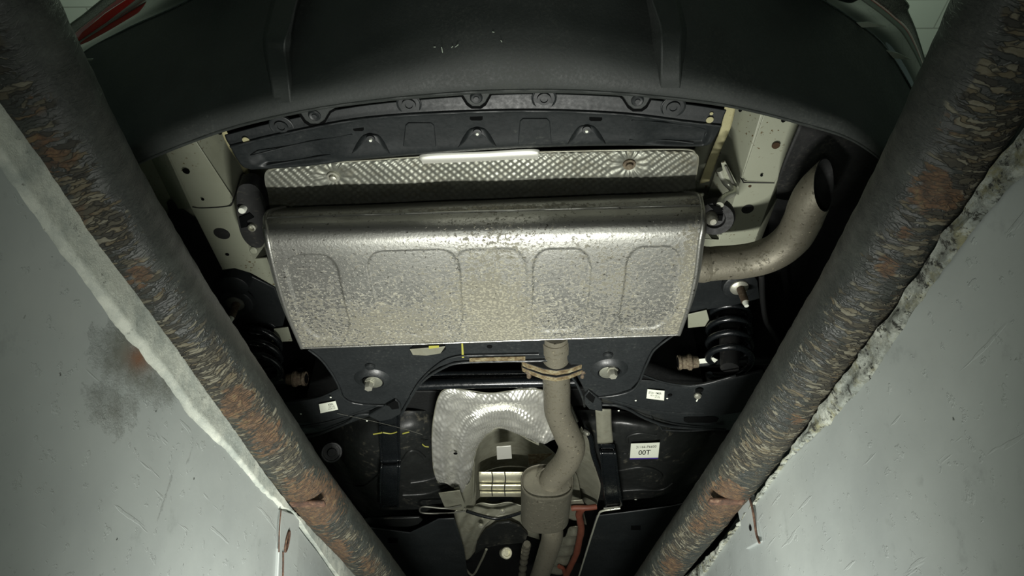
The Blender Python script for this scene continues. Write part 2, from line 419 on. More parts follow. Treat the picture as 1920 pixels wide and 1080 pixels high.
# ================================================================ THE PIT AND THE GARAGE
def pl(name, vs, mat):
    o = link(name, mesh(name, vs, [(0, 1, 2, 3)]), mat, smooth=False); lab(o, kind='structure'); return o
YB, YF = -1.2, 6.0
lab(link('floor', mesh('floor', [(-5, -4, 0), (-.5, -4, 0), (-.5, 9, 0), (-5, 9, 0), (.5, -4, 0), (5, -4, 0), (5, 9, 0), (.5, 9, 0),
    (-.5, -4, 0), (.5, -4, 0), (.5, YB, 0), (-.5, YB, 0), (-.5, YF, 0), (.5, YF, 0), (.5, 9, 0), (-.5, 9, 0)],
    [(0, 1, 2, 3), (4, 5, 6, 7), (8, 9, 10, 11), (12, 13, 14, 15)]), m_conc, smooth=False), kind='structure')
pl('floor_pit', [(-.49, YB, -1.9), (.49, YB, -1.9), (.49, YF, -1.9), (-.49, YF, -1.9)], m_conc)
pl('wall_front', [(-.49, YF, -1.9), (.49, YF, -1.9), (.49, YF, 0), (-.49, YF, 0)], m_conc)
pl('wall_back', [(.49, YB, -1.9), (-.49, YB, -1.9), (-.49, YB, 0), (.49, YB, 0)], m_conc)
pl('ceiling', [(-5, -4, 2.7), (-5, 9, 2.7), (5, 9, 2.7), (5, -4, 2.7)], m_ceil)
WX = .47
def setattrs(me, **d):
    for k, vals in d.items():
        a = me.attributes.new(k, 'FLOAT', 'POINT'); a.data.foreach_set('value', vals)
def segd(px, py, a, b):
    ax, ay = a; bx, by = b; dx, dy = bx-ax, by-ay
    t = max(0, min(1, ((px-ax)*dx+(py-ay)*dy)/(dx*dx+dy*dy))); return math.hypot(px-ax-t*dx, py-ay-t*dy)
def make_wall(side):
    s = -1 if side == 'left' else 1
    ztop = -.050
    blobs = [(250, 660, 95, 1.), (215, 760, 80, .7), (300, 720, 60, .9), (330, 620, 50, .6)] if s < 0 else [(1745, 560, 70, .35), (1800, 460, 60, .3), (1440, 1000, 40, .3)]
    nu, nv = 420, 150
    dirt = []; rr = []
    def fn(u, v):
        Y = YB+(YF-YB)*(.6*u+.4*u*u) if False else (YB+.9 + (u**1.35)*(YF-YB-.9))
        z = ztop-(v**1.8)*(1.9+ztop)
        x = s*(WX+.004*nz(Y*3, z*3, s*9)+.0015*nz(Y*11, z*11, s*5))
        px, py = proj((x, Y, z))
        d = 0
        for (bx, by, br, q) in blobs: d = max(d, q*exp(-((px-bx)**2+(py-by)**2)/(br*br)))
        if s < 0: # two old drip runs
            for a, b in (((352, 790), (262, 1090)), ((375, 800), (280, 1090)), ((352, 790), (370, 700))): d = max(d, .62*exp(-(segd(px, py, a, b)/3.0)**2))
        dirt.append(d)
        r = 0
        if s < 0:
            r = max(.8*exp(-((px-262)**2+(py-672)**2)/500), .7*exp(-(segd(px, py, (534, 1030), (530, 1100))/4)**2))
        rr.append(r)
        return V((x, Y, z))
    vs, fs = grid(nu, nv, fn); me = mesh('wall_'+side, vs, fs)
    setattrs(me, dirt=dirt, rustrun=rr)
    if (me.polygons[100].normal.x > 0) != (s < 0): me.flip_normals()
    o = link('wall_'+side, me, m_wallL if s < 0 else m_wallR); lab(o, kind='structure')
    pl('wall_'+side+'_rear', [(s*WX, YB, -1.9), (s*WX, YB+.92, -1.9), (s*WX, YB+.92, -.085), (s*WX, YB, -.085)], m_wallL)
    return o
wallL = make_wall('left'); wallR = make_wall('right')
# mortar edge under each pipe
def make_edge(side):
    s = -1 if side == 'left' else 1
    if s < 0: low = [(0, 323), (111, 476), (221, 620), (300, 705), (356, 786), (433, 858), (480, 915), (525, 955), (545, 960), (600, 1000), (660, 1055), (700, 1085)]
    else: low = [(1915, 330), (1850, 400), (1740, 545), (1680, 640), (1630, 720), (1560, 790), (1480, 860), (1425, 925), (1390, 985), (1330, 1040), (1280, 1085)]
    Lw = [PX(x, y, s*WX) for x, y in low]
    ext0 = V((s*WX, -.35, -.09)); ext1 = V((s*WX, 5.9, -.055))
    Lw = [ext0]+Lw+[V((s*WX, 3.4, -.055)), ext1]
    ys = [p.y for p in Lw]
    def lowz(Y):
        for i in range(len(ys)-1):
            if ys[i] <= Y <= ys[i+1]:
                return Lw[i].z+(Lw[i+1].z-Lw[i].z)*(Y-ys[i])/(ys[i+1]-ys[i])
        return Lw[-1].z
    nu, nv = 700, 22
    def fn(u, v):
        Y = -.34+(u**1.7)*6.2
        zl = lowz(Y)+.003*nz(Y*13, 1, s)+.003*nz(Y*40, 2, s)+.002*nz(Y*90, 2, s); zt = -.052 if s > 0 else -.044
        z = zl+(zt-zl)*min(v*1.15, 1); rise = sst(0, .22, v)
        amp = .0014 if s < 0 else .007
        x = WX-rise*(.007+.003*nz(Y*6, z*8, s))-amp*rise*max(-.3, nz(Y*(9 if s < 0 else 24), z*34, s*3)+.5*nz(Y*60, z*70, s*3))
        if v > .87: x = WX+(v-.87)*.6
        return V((s*x, Y, z+.002*nz(Y*40, v*5, 4)))
    vs, fs = grid(nu, nv, fn); me = mesh('trim', vs, fs)
    if (me.polygons[nu*6+50].normal.x > 0) != (s < 0): me.flip_normals()
    o = link('trim_1' if s < 0 else 'trim_2', me, m_mortL if s < 0 else m_mortR, ang=80); lab(o, kind='structure')
    o['label'] = 'white painted mortar ledge under the left pipe' if s < 0 else 'crumbling yellowed mortar ledge under the right pipe'
make_edge('left'); make_edge('right')
# the two steel guide pipes
def make_pipe(side):
    s = -1 if side == 'left' else 1
    if s < 0:
        inn = [(88, 0), (174, 180), (273, 360), (395, 560), (452, 651), (549, 800), (634, 922), (755, 1080)]
        out = [(-120, 20), (0, 207), (100, 365), (241, 560), (318, 651), (441, 800), (537, 922), (680, 1080)]
        rust = [(95, 290, 60, .6), (150, 400, 34, .5), (262, 515, 30, .8), (445, 755, 34, 1.), (500, 820, 40, .75), (590, 940, 58, 1.), (475, 790, 30, .8), (630, 1040, 34, .9), (610, 1010, 24, .6), (690, 1060, 24, .6), (545, 905, 26, .5), (60, 190, 60, .35)]
    else:
        inn = [(1800, 0), (1722, 180), (1643, 347), (1545, 530), (1500, 607), (1399, 780), (1319, 902), (1202, 1080)]
        out = [(2010, 30), (1915, 180), (1822, 330), (1688, 540), (1630, 618), (1508, 780), (1415, 902), (1262, 1080)]
        rust = [(1755, 360, 50, 1.), (1665, 500, 26, .8), (1560, 650, 18, .5), (1490, 790, 22, .6), (1360, 940, 46, 1.), (1340, 965, 30, .8), (1310, 985, 24, .7), (1260, 1060, 24, .8), (1700, 440, 22, .6), (1780, 230, 40, .4)]
    zc = .004
    C = []
    for a, b in zip(inn, out): C.append(PZ((a[0]+b[0])/2, (a[1]+b[1])/2, zc))
    Rr = .0505
    d0 = (C[0]-C[2]).normalized(); d1 = (C[-1]-C[-3]).normalized()
    C = [C[0]+d0*.5]+[C[0]+d0*.2]+C+[C[-1]+d1*.5, C[-1]+d1*1.4]
    for c in C: c.z = zc
    n = 1900; seg = 96
    # dense where near
    vs = []; fs = []; fl = []; ru = []; rel = []; uvs = []; sacc = 0; prev = None
    L = 0
    import bisect
    samp = [cr(C, i/600) for i in range(601)]; cum = [0]
    for i in range(600): cum.append(cum[-1]+(samp[i+1]-samp[i]).length)
    tot = cum[-1]
    for i in range(n+1):
        t = i/n; S = tot*(t**1.25)
        j = min(bisect.bisect_right(cum, S)-1, 599); c = samp[j].lerp(samp[j+1], (S-cum[j])/(cum[j+1]-cum[j]))
        tn = (samp[min(j+3, 600)]-samp[max(j-2, 0)]).normalized()
        inw = V((-s, 0, 0)); inw = (inw-tn*inw.dot(tn)).normalized(); dn = V((0, 0, -1))
        for k in range(seg):
            an = 2*pi*k/seg; deg = math.degrees(an)
            if deg > 250: deg -= 360
            d = inw*cos(an)+dn*sin(an)
            b = c+d*Rr
            px, py = proj(b)
            lim = 62-34*sst(.15, 1.0, c.y)+16*nz(S*5, 3, s*7)+12*nz(S*17, 1, s)
            m = sst(lim-22, lim+10, deg)*(1-sst(185, 215, deg))
            # flakes: short ridges running round the pipe, skewed a little
            q = S*330+deg*.05
            wob = 1.6*nz(S*34, deg*.03, s*2)+.5*nz(S*90, deg*.08, 4)
            h = 1-abs(2*((q*.5+wob) % 1)-1); h = h**.7
            amp = max(0, .60+1.0*nz(S*55, deg*.045, 11+s))
            hh = h*amp
            bare = sst(-.12, .28, nz(S*4.5, deg*.012, 31+s))   # smoother stretches
            m2 = m*(.35+.65*bare)
            rz = 0
            if -60 < deg < 200:
                for (rx, ry, rr_, q_) in rust: rz = max(rz, q_*exp(-((px-rx)**2+(py-ry)**2)/(rr_*rr_)))
            base = .0009*nz(S*60, cos(an)*2, sin(an)*2)+.0006*nz(S*25, deg*.03, 5)
            r = Rr+base+m2*(hh*.0016-.0006)-.0016*sst(.35, .7, rz)+.001*rz*nz(S*90, deg*.1, 2)
            vs.append(c+d*r); fl.append(m2); ru.append(rz); rel.append(hh)
        if i:
            for k in range(seg):
                k2 = (k+1) % seg; fs.append(((i-1)*seg+k, (i-1)*seg+k2, i*seg+k2, i*seg+k)); uvs.append((i, k))
    me = mesh('guide_pipe', vs, fs)
    if len(me.polygons) == len(uvs):
        uv = me.uv_layers.new(name='UVMap'); circ = 2*pi*Rr; dat = []
        # true loop data read back so winding is respected
        for p in me.polygons:
            for li in p.loop_indices:
                vi = me.loops[li].vertex_index; i, k = divmod(vi, seg); kk = k
                if k == 0 and any(me.loops[l2].vertex_index % seg == seg-1 for l2 in p.loop_indices): kk = seg
                dat += [tot*((i/n)**1.25), circ*kk/seg]
        uv.data.foreach_set('uv', dat)
    setattrs(me, flake=fl, rust=ru, relief=rel)
    p0 = me.polygons[10]; cc = C[0]
    fixn(me)
    o = link('guide_pipe', me, m_pipeL if s < 0 else m_pipeR, ang=75)
    lab(o, 'rusty flaking black steel pipe along the left edge of the pit' if s < 0 else 'rusty flaking black steel pipe along the right edge of the pit', 'pipe', 'steel guide pipes along the pit edges')
    return o
pL = make_pipe('left'); pR = make_pipe('right')
# anchors welded under the pipes and let into the wall
def anchor(s, px0, py0, px1, py1, wpx, parent):
    a = PX(px0, py0, s*(WX-.003)); b = PX(px1, py1, s*(WX-.003))
    wd = wpx
    vs = [V((s*(WX-.008), a.y-wd, -.045)), V((s*(WX-.008), a.y+wd, -.045)), V((s*(WX-.005), a.y+wd, b.z)), V((s*(WX-.005), a.y-wd, b.z))]
    vs2 = [v+V((s*.02, 0, 0)) for v in vs]
    me = mesh('anchor_bar', vs+vs2, [(0, 1, 2, 3), (7, 6, 5, 4), (0, 4, 5, 1), (1, 5, 6, 2), (2, 6, 7, 3), (3, 7, 4, 0)]); fixn(me)
    return me, a, b
def bar(q, s_):
    vs = [PX(x, y, s_*(WX-.006)) for x, y in q]; vs += [v+V((s_*.012, 0, 0)) for v in vs]
    me = mesh('anchor_bar', vs, [(0, 1, 2, 3), (7, 6, 5, 4), (0, 4, 5, 1), (1, 5, 6, 2), (2, 6, 7, 3), (3, 7, 4, 0)]); fixn(me); return me
me = bar([(527, 955), (562, 968), (556, 1095), (521, 1095)], -1)
o = bev(link('anchor_bar', me, m_wallL, wallL, smooth=False), .002); o['label'] = 'grey painted anchor bar with a rusty slot'
# slot: rusty ring and dark core
sl = PX(538, 1015, -(WX-.0070))
pts = [sl+V((.001, .0075*cos(t), .020*sin(t))) for t in [2*pi*i/16 for i in range(16)]]
tube('rusty_slot_edge', pts+[pts[0]], .0022, m_rustbar, o, n=40, seg=8)
lathe('slot_hole', sl, (1, 0, 0), [(-.002, .0062), (.0006, .0058)], m_void, o, seg=16)
tube('rust_run', [PX(531, 1035, -(WX-.0078)), PX(531, 1060, -(WX-.0078)), PX(530, 1100, -(WX-.0078))], .0018, m_rustbar, o, n=8, seg=6)
tube('rust_line', [PX(527, 955, -(WX-.0078)), PX(524, 990, -(WX-.0078)), PX(523, 1035, -(WX-.0078))], .0014, m_rustbar, o, n=8, seg=6)
tb = boxm('weld_tab', PZ(577, 944, -.043), (.070, .022, .010), m_rustbar, pL, .004)
me = bar([(1380, 945), (1404, 926), (1424, 1016), (1398, 1030)], 1)
o = bev(link('anchor_bar', me, m_wallR, wallR, smooth=False), .002); o['label'] = 'grey painted anchor bar with a rusty front edge'
tube('rusty_edge', [PX(1404, 928, WX-.0075), PX(1412, 960, WX-.0075), PX(1418, 1000, WX-.0075), PX(1424, 1018, WX-.0075)], .0024, m_rustbar, o, n=10, seg=8)
lathe('slot_hole', PX(1407, 990, WX-.0068), (1, 0, 0), [(-.001, .006), (.0012, .005)], m_void, o, seg=12)
boxm('weld_tab', PZ(1362, 940, -.043), (.070, .022, .010), m_rustbar, pR, .004)

# ================================================================ THE CAR
car = bpy.data.objects.new('car', None); COL.objects.link(car); car.location = CARLOC
lab(car, 'underside of a raised-up car with silver muffler over the inspection pit', 'car')
def part(o, label=None):
    if label: o['label'] = label
    return o
# dark body shell that closes the car above everything
def shell():
    vs = []; fs = []
    X, Z0, Z1, ya, yb = .86, .34, .66, .46, 4.6
    def q(*p):
        n = len(vs); vs.extend(p); fs.append((n, n+1, n+2, n+3))
    ym = .86; XR = .66
    q((-X, ym, Z1), (X, ym, Z1), (X, yb, Z1), (-X, yb, Z1))
    q((-XR, ya, Z1), (XR, ya, Z1), (XR, ym, Z1), (-XR, ym, Z1))
    q((-X, ym, Z1), (-X, yb, Z1), (-X, yb, Z0), (-X, ym, Z0))
    q((X, ym, Z1), (X, yb, Z1), (X, yb, Z0), (X, ym, Z0))
    q((-X, yb, Z1), (X, yb, Z1), (X, yb, .2), (-X, yb, .2))
    q((-XR, ya, Z1), (XR, ya, Z1), (XR, ya, .60), (-XR, ya, .60))
    # inner wheel-house walls
    for s in (-1, 1):
        q((s*.74, 1.0, .34), (s*.74, 1.0, Z1), (s*.74, 1.7, Z1), (s*.74, 1.7, .34))
    # front floor pan
    q((-X, 1.9, .62), (X, 1.9, .62), (X, yb, .50), (-X, yb, .50))
    o = link('body_shell', mesh('body_shell', vs, fs), m_dark, car, smooth=False); solid(o, .01, 0); return o
shell()
# ---- rear bumper
E0 = [(215, 330), (285, 296), (420, 245), (560, 211), (700, 190), (850, 176), (960, 171), (1090, 172), (1230, 182), (1370, 200), (1500, 232), (1600, 265), (1690, 330)]
E1 = [(120, 190), (146, 108), (233, 56), (345, 5), (500, -80), (760, -230), (960, -270), (1160, -230), (1350, -120), (1500, -25), (1592, 32), (1662, 92), (1726, 200)]
def zprof(v):
    return .232 + .010*v + .25*max(0, v-.17)+.22*max(0, v-.40)**2
BR = []
for j in range(9):
    v = j/8; row = []
    for a, b in zip(E0, E1):
        row.append((a[0]+(b[0]-a[0])*v, a[1]+(b[1]-a[1])*v, zprof(v)))
    BR.append(row)
BR.insert(0, [(a[0], a[1]+1, .262) for a in E0])
bumper = loft('bumper_cover', BR, 150, 80, m_bumper, car, .004)
part(bumper, 'matt black plastic lower rear bumper cover')
BG = [(p, proj(p)) for p in [v.co.copy() for v in bumper.data.vertices]]
def bz(px, py):
    best = min(BG, key=lambda t: (t[1][0]-px)**2+(t[1][1]-py)**2); return best[0].z
# edge bead
tube('lower_edge_bead', [(a[0], a[1]-2, .231) for a in E0], .0022, m_bumper, bumper, n=120, seg=8)
NOTCH_SHADE = []
# hanging screw tabs on the bumper edge
for (tx, ty, wpx) in ((590, 207, 66), (893, 174, 62), (1195, 179, 62)):
    h = 28
    pts = [(tx-wpx*.62, ty-6), (tx-wpx*.42, ty+4), (tx-wpx*.27, ty+h*.66), (tx-8, ty+h*.9), (tx+8, ty+h*.9), (tx+wpx*.27, ty+h*.66), (tx+wpx*.42, ty+2), (tx+wpx*.62, ty-6)]
    t = plate('screw_tab', pts, .236, .004, m_bumper, bumper, .0012)
    NOTCH_SHADE.append([(tx+(x-tx)*1.10, y+(5 if y > ty+6 else 3)) for x, y in pts])
    lathe('screw_head', PZ(tx, ty+9, .236), (0, 0, -1), [(-.001, .009), (.0015, .0088), (.003, .007), (.0022, .004), (.0035, .0035)], m_panel, bumper, seg=20)
# diffuser strakes
def strake(rows, name='diffuser_strake'):
    rs = []
    for (y, bl, tl, tr, br, h) in rows:
        z = [bz(x, y) for x in (bl, tl, tr, br)]
        ps = [PZ(x, y, q) for x, q in zip((bl, tl, tr, br), z)]
        for i_, k_ in enumerate((-.004, h*1.5, h*1.5, -.004)):
            ps[i_] = ps[i_]-ray((bl, tl, tr, br)[i_], y)*k_
        rs.append(ps)
    R3 = rs
    vs = []; fs = []
    n = 24
    for j in range(n+1):
        for i in range(4): vs.append(cr([r[i] for r in R3], j/n))
    for j in range(n):
        for i in range(3): fs.append((j*4+i, j*4+i+1, j*4+i+5, j*4+i+4))
    me = mesh(name, vs, fs)
    if sum(p.normal.z for p in me.polygons) > 0: me.flip_normals()
    o = link(name, me, m_bumper, car, ang=25); bev(o, .002, 2, 25); return o
strake([(-90, 520, 536, 580, 600, .03), (-30, 512, 524, 566, 584, .028), (0, 508, 517, 556, 566, .026), (50, 496, 504, 543, 554, .026), (74, 492, 499, 535, 552, .025), (100, 494, 501, 534, 552, .018), (150, 504, 508, 541, 549, .010), (192, 511, 513, 546, 549, .0005)])
strake([(-90, 1180, 1196, 1240, 1256, .03), (-30, 1202, 1212, 1254, 1266, .028), (0, 1211, 1222, 1266, 1275, .026), (48, 1218, 1238, 1277, 1288, .026), (74, 1221, 1240, 1277, 1288, .024), (100, 1226, 1240, 1276, 1285, .018), (140, 1233, 1239, 1276, 1279, .008), (165, 1237, 1239, 1276, 1277, .0005)])
# scuffs
for k, (x, y, l, an) in enumerate(((829, 94, 6, 80), (846, 90, 5, 130), (855, 87, 6, 140), (815, 88, 2, 0), (925, 60, 2, 10), (940, 77, 2, 60))):
    z = bz(x, y)-.0008; dx = l*cos(R(an)); dy = l*sin(R(an))
    tube('scuff_mark', [PZ(x-dx, y-dy, z), PZ(x, y, z), PZ(x+dx, y+dy, z)], .0006, m_trim_refl, bumper, n=4, seg=6)
# ---- painted body edge and tail lamps beyond the bumper
def corner(side):
    if side < 0:
        a = [(100, 240), (122, 172), (146, 108), (233, 56), (345, 5), (500, -80)]
        b = [(84, 195), (98, 140), (130, 93), (196, 46), (262, 0), (400, -90)]
        b2 = [(82, 192), (96, 138), (128, 88), (192, 38), (252, -4), (390, -96)]
        r1 = [(80, 185), (94, 130), (124, 78), (190, 22), (232, -10), (370, -110)]
        c = [(78, 178), (90, 120), (117, 62), (160, 26), (204, -10), (340, -120)]
    else:
        a = [(1350, -120), (1500, -25), (1592, 32), (1662, 92), (1726, 200), (1735, 260)]
        b = [(1440, -130), (1612, -5), (1665, 35), (1700, 72), (1736, 150), (1742, 230)]
        b2 = [(1450, -134), (1622, -8), (1672, 31), (1706, 68), (1738, 148), (1744, 228)]
        r1 = [(1455, -138), (1628, -10), (1676, 28), (1710, 66), (1739, 147), (1745, 226)]
        c = [(1500, -150), (1686, -8), (1702, 24), (1719, 66), (1741, 146), (1747, 224)]
    def zr(r, z): return [(x, y, z) for x, y in r]
    loft('rear_quarter_panel', [zr(a, .525), zr([((p[0]+q[0])/2, (p[1]+q[1])/2) for p, q in zip(a, b)], .56), zr(b, .62)], 60, 16, m_paint, car, .003)
    loft('lamp_trim', [zr(b, .62), zr(b2, .63)], 60, 3, m_trim_refl, car, .003)
    lamp = loft('tail_lamp', [zr(r1, .645), zr(c, .71)], 60, 8, m_lens, car, .003)
    part(lamp, 'grey prismatic tail lamp lens at the left corner' if side < 0 else 'grey prismatic tail lamp lens at the right corner')
    loft('red_lens_strip', [zr(b2, .63), zr(r1, .645)], 60, 4, m_red, lamp, .003)
    up = [PZ(x, y, .71) for x, y in c]
    R3 = [up, [p+V((-.02*side, .03, .18)) for p in up], [p+V((-.12*side, .12, .45)) for p in up]]
    vs, fs = grid(40, 10, lambda u, v: cr([cr(r, u) for r in R3], v))
    me = mesh('rear_fender', vs, fs); o = link('rear_fender', me, m_trim_refl, car); solid(o, .004, 0)
    if side < 0:
        # red triangular reflector area
        tri = [(136, 86), (152, 62), (196, 26), (236, 0), (262, -6), (200, 42)]
        plate('red_reflector', tri, .612, .006, m_red, lamp, .001)
corner(-1); corner(1)
for q in ([(1606, 43), (1630, 42), (1662, 50), (1616, 52)], [(1662, 95), (1684, 100), (1709, 112), (1676, 110)]):
    plate('painted_reflection', q, .522, .003, m_trim_refl, car, .0005)  # white reflections on the car paint, drawn as pale plates
plate('painted_reflection', [(146, 112), (174, 111), (172, 114), (150, 115)], .47, .003, m_trim_refl, car, .0005)  # painted reflection at the left corner
# ---- black rear panel (crossmember cover)
Pn = [
 [(421, 254), (528, 227), (700, 196), (950, 177), (1150, 181), (1290, 196), (1362, 207)],
 [(425, 264), (531, 238), (700, 208), (950, 191), (1150, 196), (1290, 212), (1357, 219)],
 [(432, 275), (535, 250), (700, 221), (950, 208), (1150, 213), (1290, 229), (1352, 236)],
 [(434, 280), (536, 256), (700, 226), (950, 213), (1150, 218), (1290, 234), (1350, 241)],
 [(444, 298), (545, 282), (700, 262), (950, 250), (1150, 248), (1290, 252), (1342, 256)],
 [(455, 312), (560, 304), (700, 290), (950, 272), (1150, 266), (1290, 270), (1334, 268)],
 [(470, 318), (570, 312), (700, 297), (950, 279), (1150, 273), (1290, 275), (1325, 273)]]
Pz = [.322, .321, .319, .328, .340, .345, .355]
def pdisp(u, v, p):
    # dished ends
    d = 0
    if .45 < v < .98:
        w_ = sst(.45, .55, v)*(1-sst(.86, .96, v))
        d += .012*w_*(sst(.03, .07, u)*(1-sst(.20, .30, u)) + sst(.70, .78, u)*(1-sst(.92, .97, u)))
    return V((0, 0, d))
panel = loft('rear_panel', [[(x, y, z) for x, y in r] for r, z in zip(Pn, Pz)], 170, 60, m_panel, car, .003, pdisp)
part(panel, 'black pressed crossmember panel behind the bumper')
PG = [(v.co.copy(), proj(v.co)) for v in panel.data.vertices]
def pz(px, py): return min(PG, key=lambda t: (t[1][0]-px)**2+(t[1][1]-py)**2)[0].z
for q in NOTCH_SHADE: plate('notch_shade', [(x, y, pz(x, y)-.0012) for x, y in q], 0, .0008, m_void, panel, 0)  # black plates draw the shaded gap around each tab
tube('panel_ridge', [(x, y, .317) for x, y in Pn[2]], .0024, m_panel, panel, n=90, seg=8)
for (x, y) in ((528, 236), (767, 195), (1020, 184), (1262, 200)):
    z = pz(x, y); c = PZ(x, y, z)
    lathe('screw_boss', c, (0, 0, -1), [(-.002, .020), (.0015, .0195), (.0022, .018), (.0008, .0165), (.001, .011), (.004, .0105), (.004, .006), (.002, .0055)], m_panel, panel, seg=28)
for (x, y, l) in ((672, 241, 10), (893, 221, 12), (1117, 222, 12)):
    z = pz(x, y)-.0007
    pts = [(x-l, y-3), (x-l+3, y-5), (x+l-3, y-5), (x+l, y-3), (x+l, y+3), (x+l-3, y+5), (x-l+3, y+5), (x-l, y+3)]
    plate('slot_hole', pts, z, .002, m_void, panel, 0)
for (x, y) in ((895, 250), (695, 262), (1100, 245)):
    z = pz(x, y+10)
    r0 = [(x-36, y+26), (x-28, y+4), (x-18, y-12), (x, y-15), (x+18, y-12), (x+28, y+4), (x+36, y+26)]
    rows = [[(a, b, z+.002) for a, b in r0], [(x+(a-x)*.72, y+(b-y)*.72, z-.006) for a, b in r0], [(x+(a-x)*.45, y-2+(b-y)*.4, z-.009) for a, b in r0], [(x+(a-x)*.12, y-4+(b-y)*.1, z-.010) for a, b in r0]]
    loft('screw_dome', rows, 24, 9, m_panel, panel, .001)
    lathe('screw', PZ(x, y-2, z-.0102), (0, 0, -1), [(0, .0075), (.002, .007), (.0022, .0035)], m_frame, panel, seg=18)
    lathe('screw_tip', PZ(x, y, z-.0125), (0, 0, -1), [(0, .003), (.003, .0024)], m_white, panel, seg=12)
for (x, y, w_, h) in ((787, 253, 27, 22), (1003, 247, 28, 24)):
    z = 0
    q = [(x-w_-4, y+h), (x-w_, y-h+5), (x-w_+5, y-h), (x+w_-5, y-h), (x+w_, y-h+5), (x+w_+4, y+h)]
    plate('embossed_pad', [(a_, b_, pz(a_, b_)-.0022) for a_, b_ in q], 0, .003, m_panel, panel, .0012)
for (x, y, r) in ((461, 263, .006), (1331, 225, .006), (1334, 213, .003)):
    lathe('white_paint_dot', PZ(x, y, pz(x, y)-.0012), (0, 0, -1), [(0, r), (.0006, r*.9)], m_cream, panel, seg=16)
# dish rims
for pts in ([(470, 292), (560, 270), (660, 252)], [(500, 310), (560, 300), (620, 290)], [(1185, 225), (1260, 232), (1320, 242), (1322, 255)], [(1180, 262), (1240, 262), (1300, 268)]):
    tube('dish_rim', [(x, y, pz(x, y)-.0005) for x, y in pts], .0016, m_panel, panel, n=20, seg=8)
# ---- heat shield behind the muffler
Hr = [
 [(520, 313), (620, 304), (800, 293), (1000, 285), (1180, 281), (1285, 281)],
 [(503, 318), (610, 308), (800, 297), (1000, 289), (1180, 285), (1302, 286)],
 [(496, 328), (600, 318), (800, 308), (1000, 300), (1180, 296), (1309, 297)],
 [(497, 345), (600, 338), (800, 328), (1000, 320), (1180, 316), (1308, 316)],
 [(502, 362), (600, 358), (800, 348), (1000, 340), (1180, 336), (1304, 334)],
 [(505, 385), (600, 383), (800, 372), (1000, 364), (1180, 360), (1304, 356)],
 [(505, 420), (600, 420), (800, 410), (1000, 400), (1180, 396), (1304, 390)]]
Hz = [.374, .370, .368, .369, .373, .395, .430]
bolts_h = ((625, 332), (1180, 309))
def hdisp(u, v, p):
    px, py = proj(p)
    e = sst(0, .03, u)*(1-sst(.97, 1, u))*sst(.03, .12, v)
    a = sin((px+py*.1)*2*pi/16.)*sin((py-px*.02)*2*pi/12.)
    d = 0; sw = 1
    for bx, by in bolts_h:
        r = math.hypot(px-bx, (py-by)*1.2); sw = min(sw, sst(14, 50, r))
        an = math.atan2(py-by, px-bx)
        d += .0007*sin(an*14+nz(an*2, bx)*3)*sst(12, 22, r)*(1-sst(34, 62, r)) + .004*exp(-(r/16)**2)
    return V((0, 0, e*(.0010*a*sw+d)+.003*nz(px*.01, py*.02)))
m_foilp = dusty('soiled_dimpled_aluminium', (140, 142, 132), (98, 95, 80), .40, .7, amt=(.50, .72), sc1=90, low=10, bump=.0004)
hs = loft('rear_heat_shield', [[(x, y, z) for x, y in r] for r, z in zip(Hr, Hz)], 620, 90, m_foilp, car, 0, hdisp, ang=80)
part(hs, 'dimpled silver heat shield strip behind the muffler')
for bx, by in bolts_h:
    c = PZ(bx, by, 0.368)
    lathe('shield_bolt', c, (0, 0, -1), [(-.004, .012), (.001, .0115), (.001, .007), (.006, .0065), (.007, .004)], m_rbolt if bx > 900 else m_bolt, hs, seg=12)
# rolled lip on its rear edge
lip = loft('rolled_lip', [[(785, 297, 0.367), (798, 288, 0.362), (900, 284, 0.362), (1000, 279, 0.362), (1012, 287, 0.367)],
                    [(788, 300, 0.364), (799, 295, 0.358), (900, 291, 0.358), (1000, 286, 0.358), (1010, 291, 0.364)],
                    [(793, 304, 0.365), (800, 302, 0.359), (900, 298, 0.359), (1000, 293, 0.359), (1007, 295, 0.365)],
                    [(795, 307, 0.370), (802, 307, 0.368), (900, 303, 0.368), (1000, 298, 0.368), (1004, 299, 0.370)]], 60, 16, m_polish_glint, hs, .001)
tube('shield_edge', [(505, 318, 0.369), (560, 308, 0.370), (680, 301, 0.370), (800, 293, 0.370), (1000, 285, 0.370), (1180, 281, 0.370), (1285, 280, 0.370), (1304, 288, 0.369), (1309, 300, 0.368), (1304, 334, 0.375)], .0018, m_alu, hs, n=120, seg=6)
# ---- pale frame rails
def rail(name, faces, zl, label):
    vs = []; fs = []
    for f in faces:
        n = len(vs)
        for (x, y, z) in f: vs.append(PZ(x, y, z))
        fs.append(tuple(range(n, n+len(f))))
    bm = bmesh.new(); bv = [bm.verts.new(v) for v in vs]
    for f in fs: bm.faces.new([bv[i] for i in f])
    bmesh.ops.remove_doubles(bm, verts=bm.verts, dist=.002)
    bmesh.ops.recalc_face_normals(bm, faces=bm.faces[:])
    bm.normal_update()
    if sum(f.normal.z*f.calc_area() for f in bm.faces) > 0: bmesh.ops.reverse_faces(bm, faces=bm.faces[:])
    me = bpy.data.meshes.new(name); bm.to_mesh(me); bm.free()
    o = link(name, me, m_pale, car, ang=25); solid(o, .004, -1); bev(o, .005, 3, 20)
    if label: o['label'] = label
    return o
zb = .42; zt = .50
railL = rail('frame_rail', [
    [(300, 262, zb), (352, 240, zb), (440, 386, zb-.003), (359, 392, zb-.003)],
    [(352, 240, zb), (412, 225, zt), (462, 318, zt), (492, 392, zt), (440, 386, zb-.003)],
    [(359, 392, zb-.003), (440, 386, zb-.003), (476, 494, zb-.003), (415, 502, zb-.003)],
    [(440, 386, zb-.003), (492, 392, zt), (530, 500, zt), (476, 494, zb-.003)],
    [(300, 262, zb), (359, 392, zb-.003), (330, 392, zt), (265, 262, zt)]], zb, 'pale primer frame rail left of the muffler')
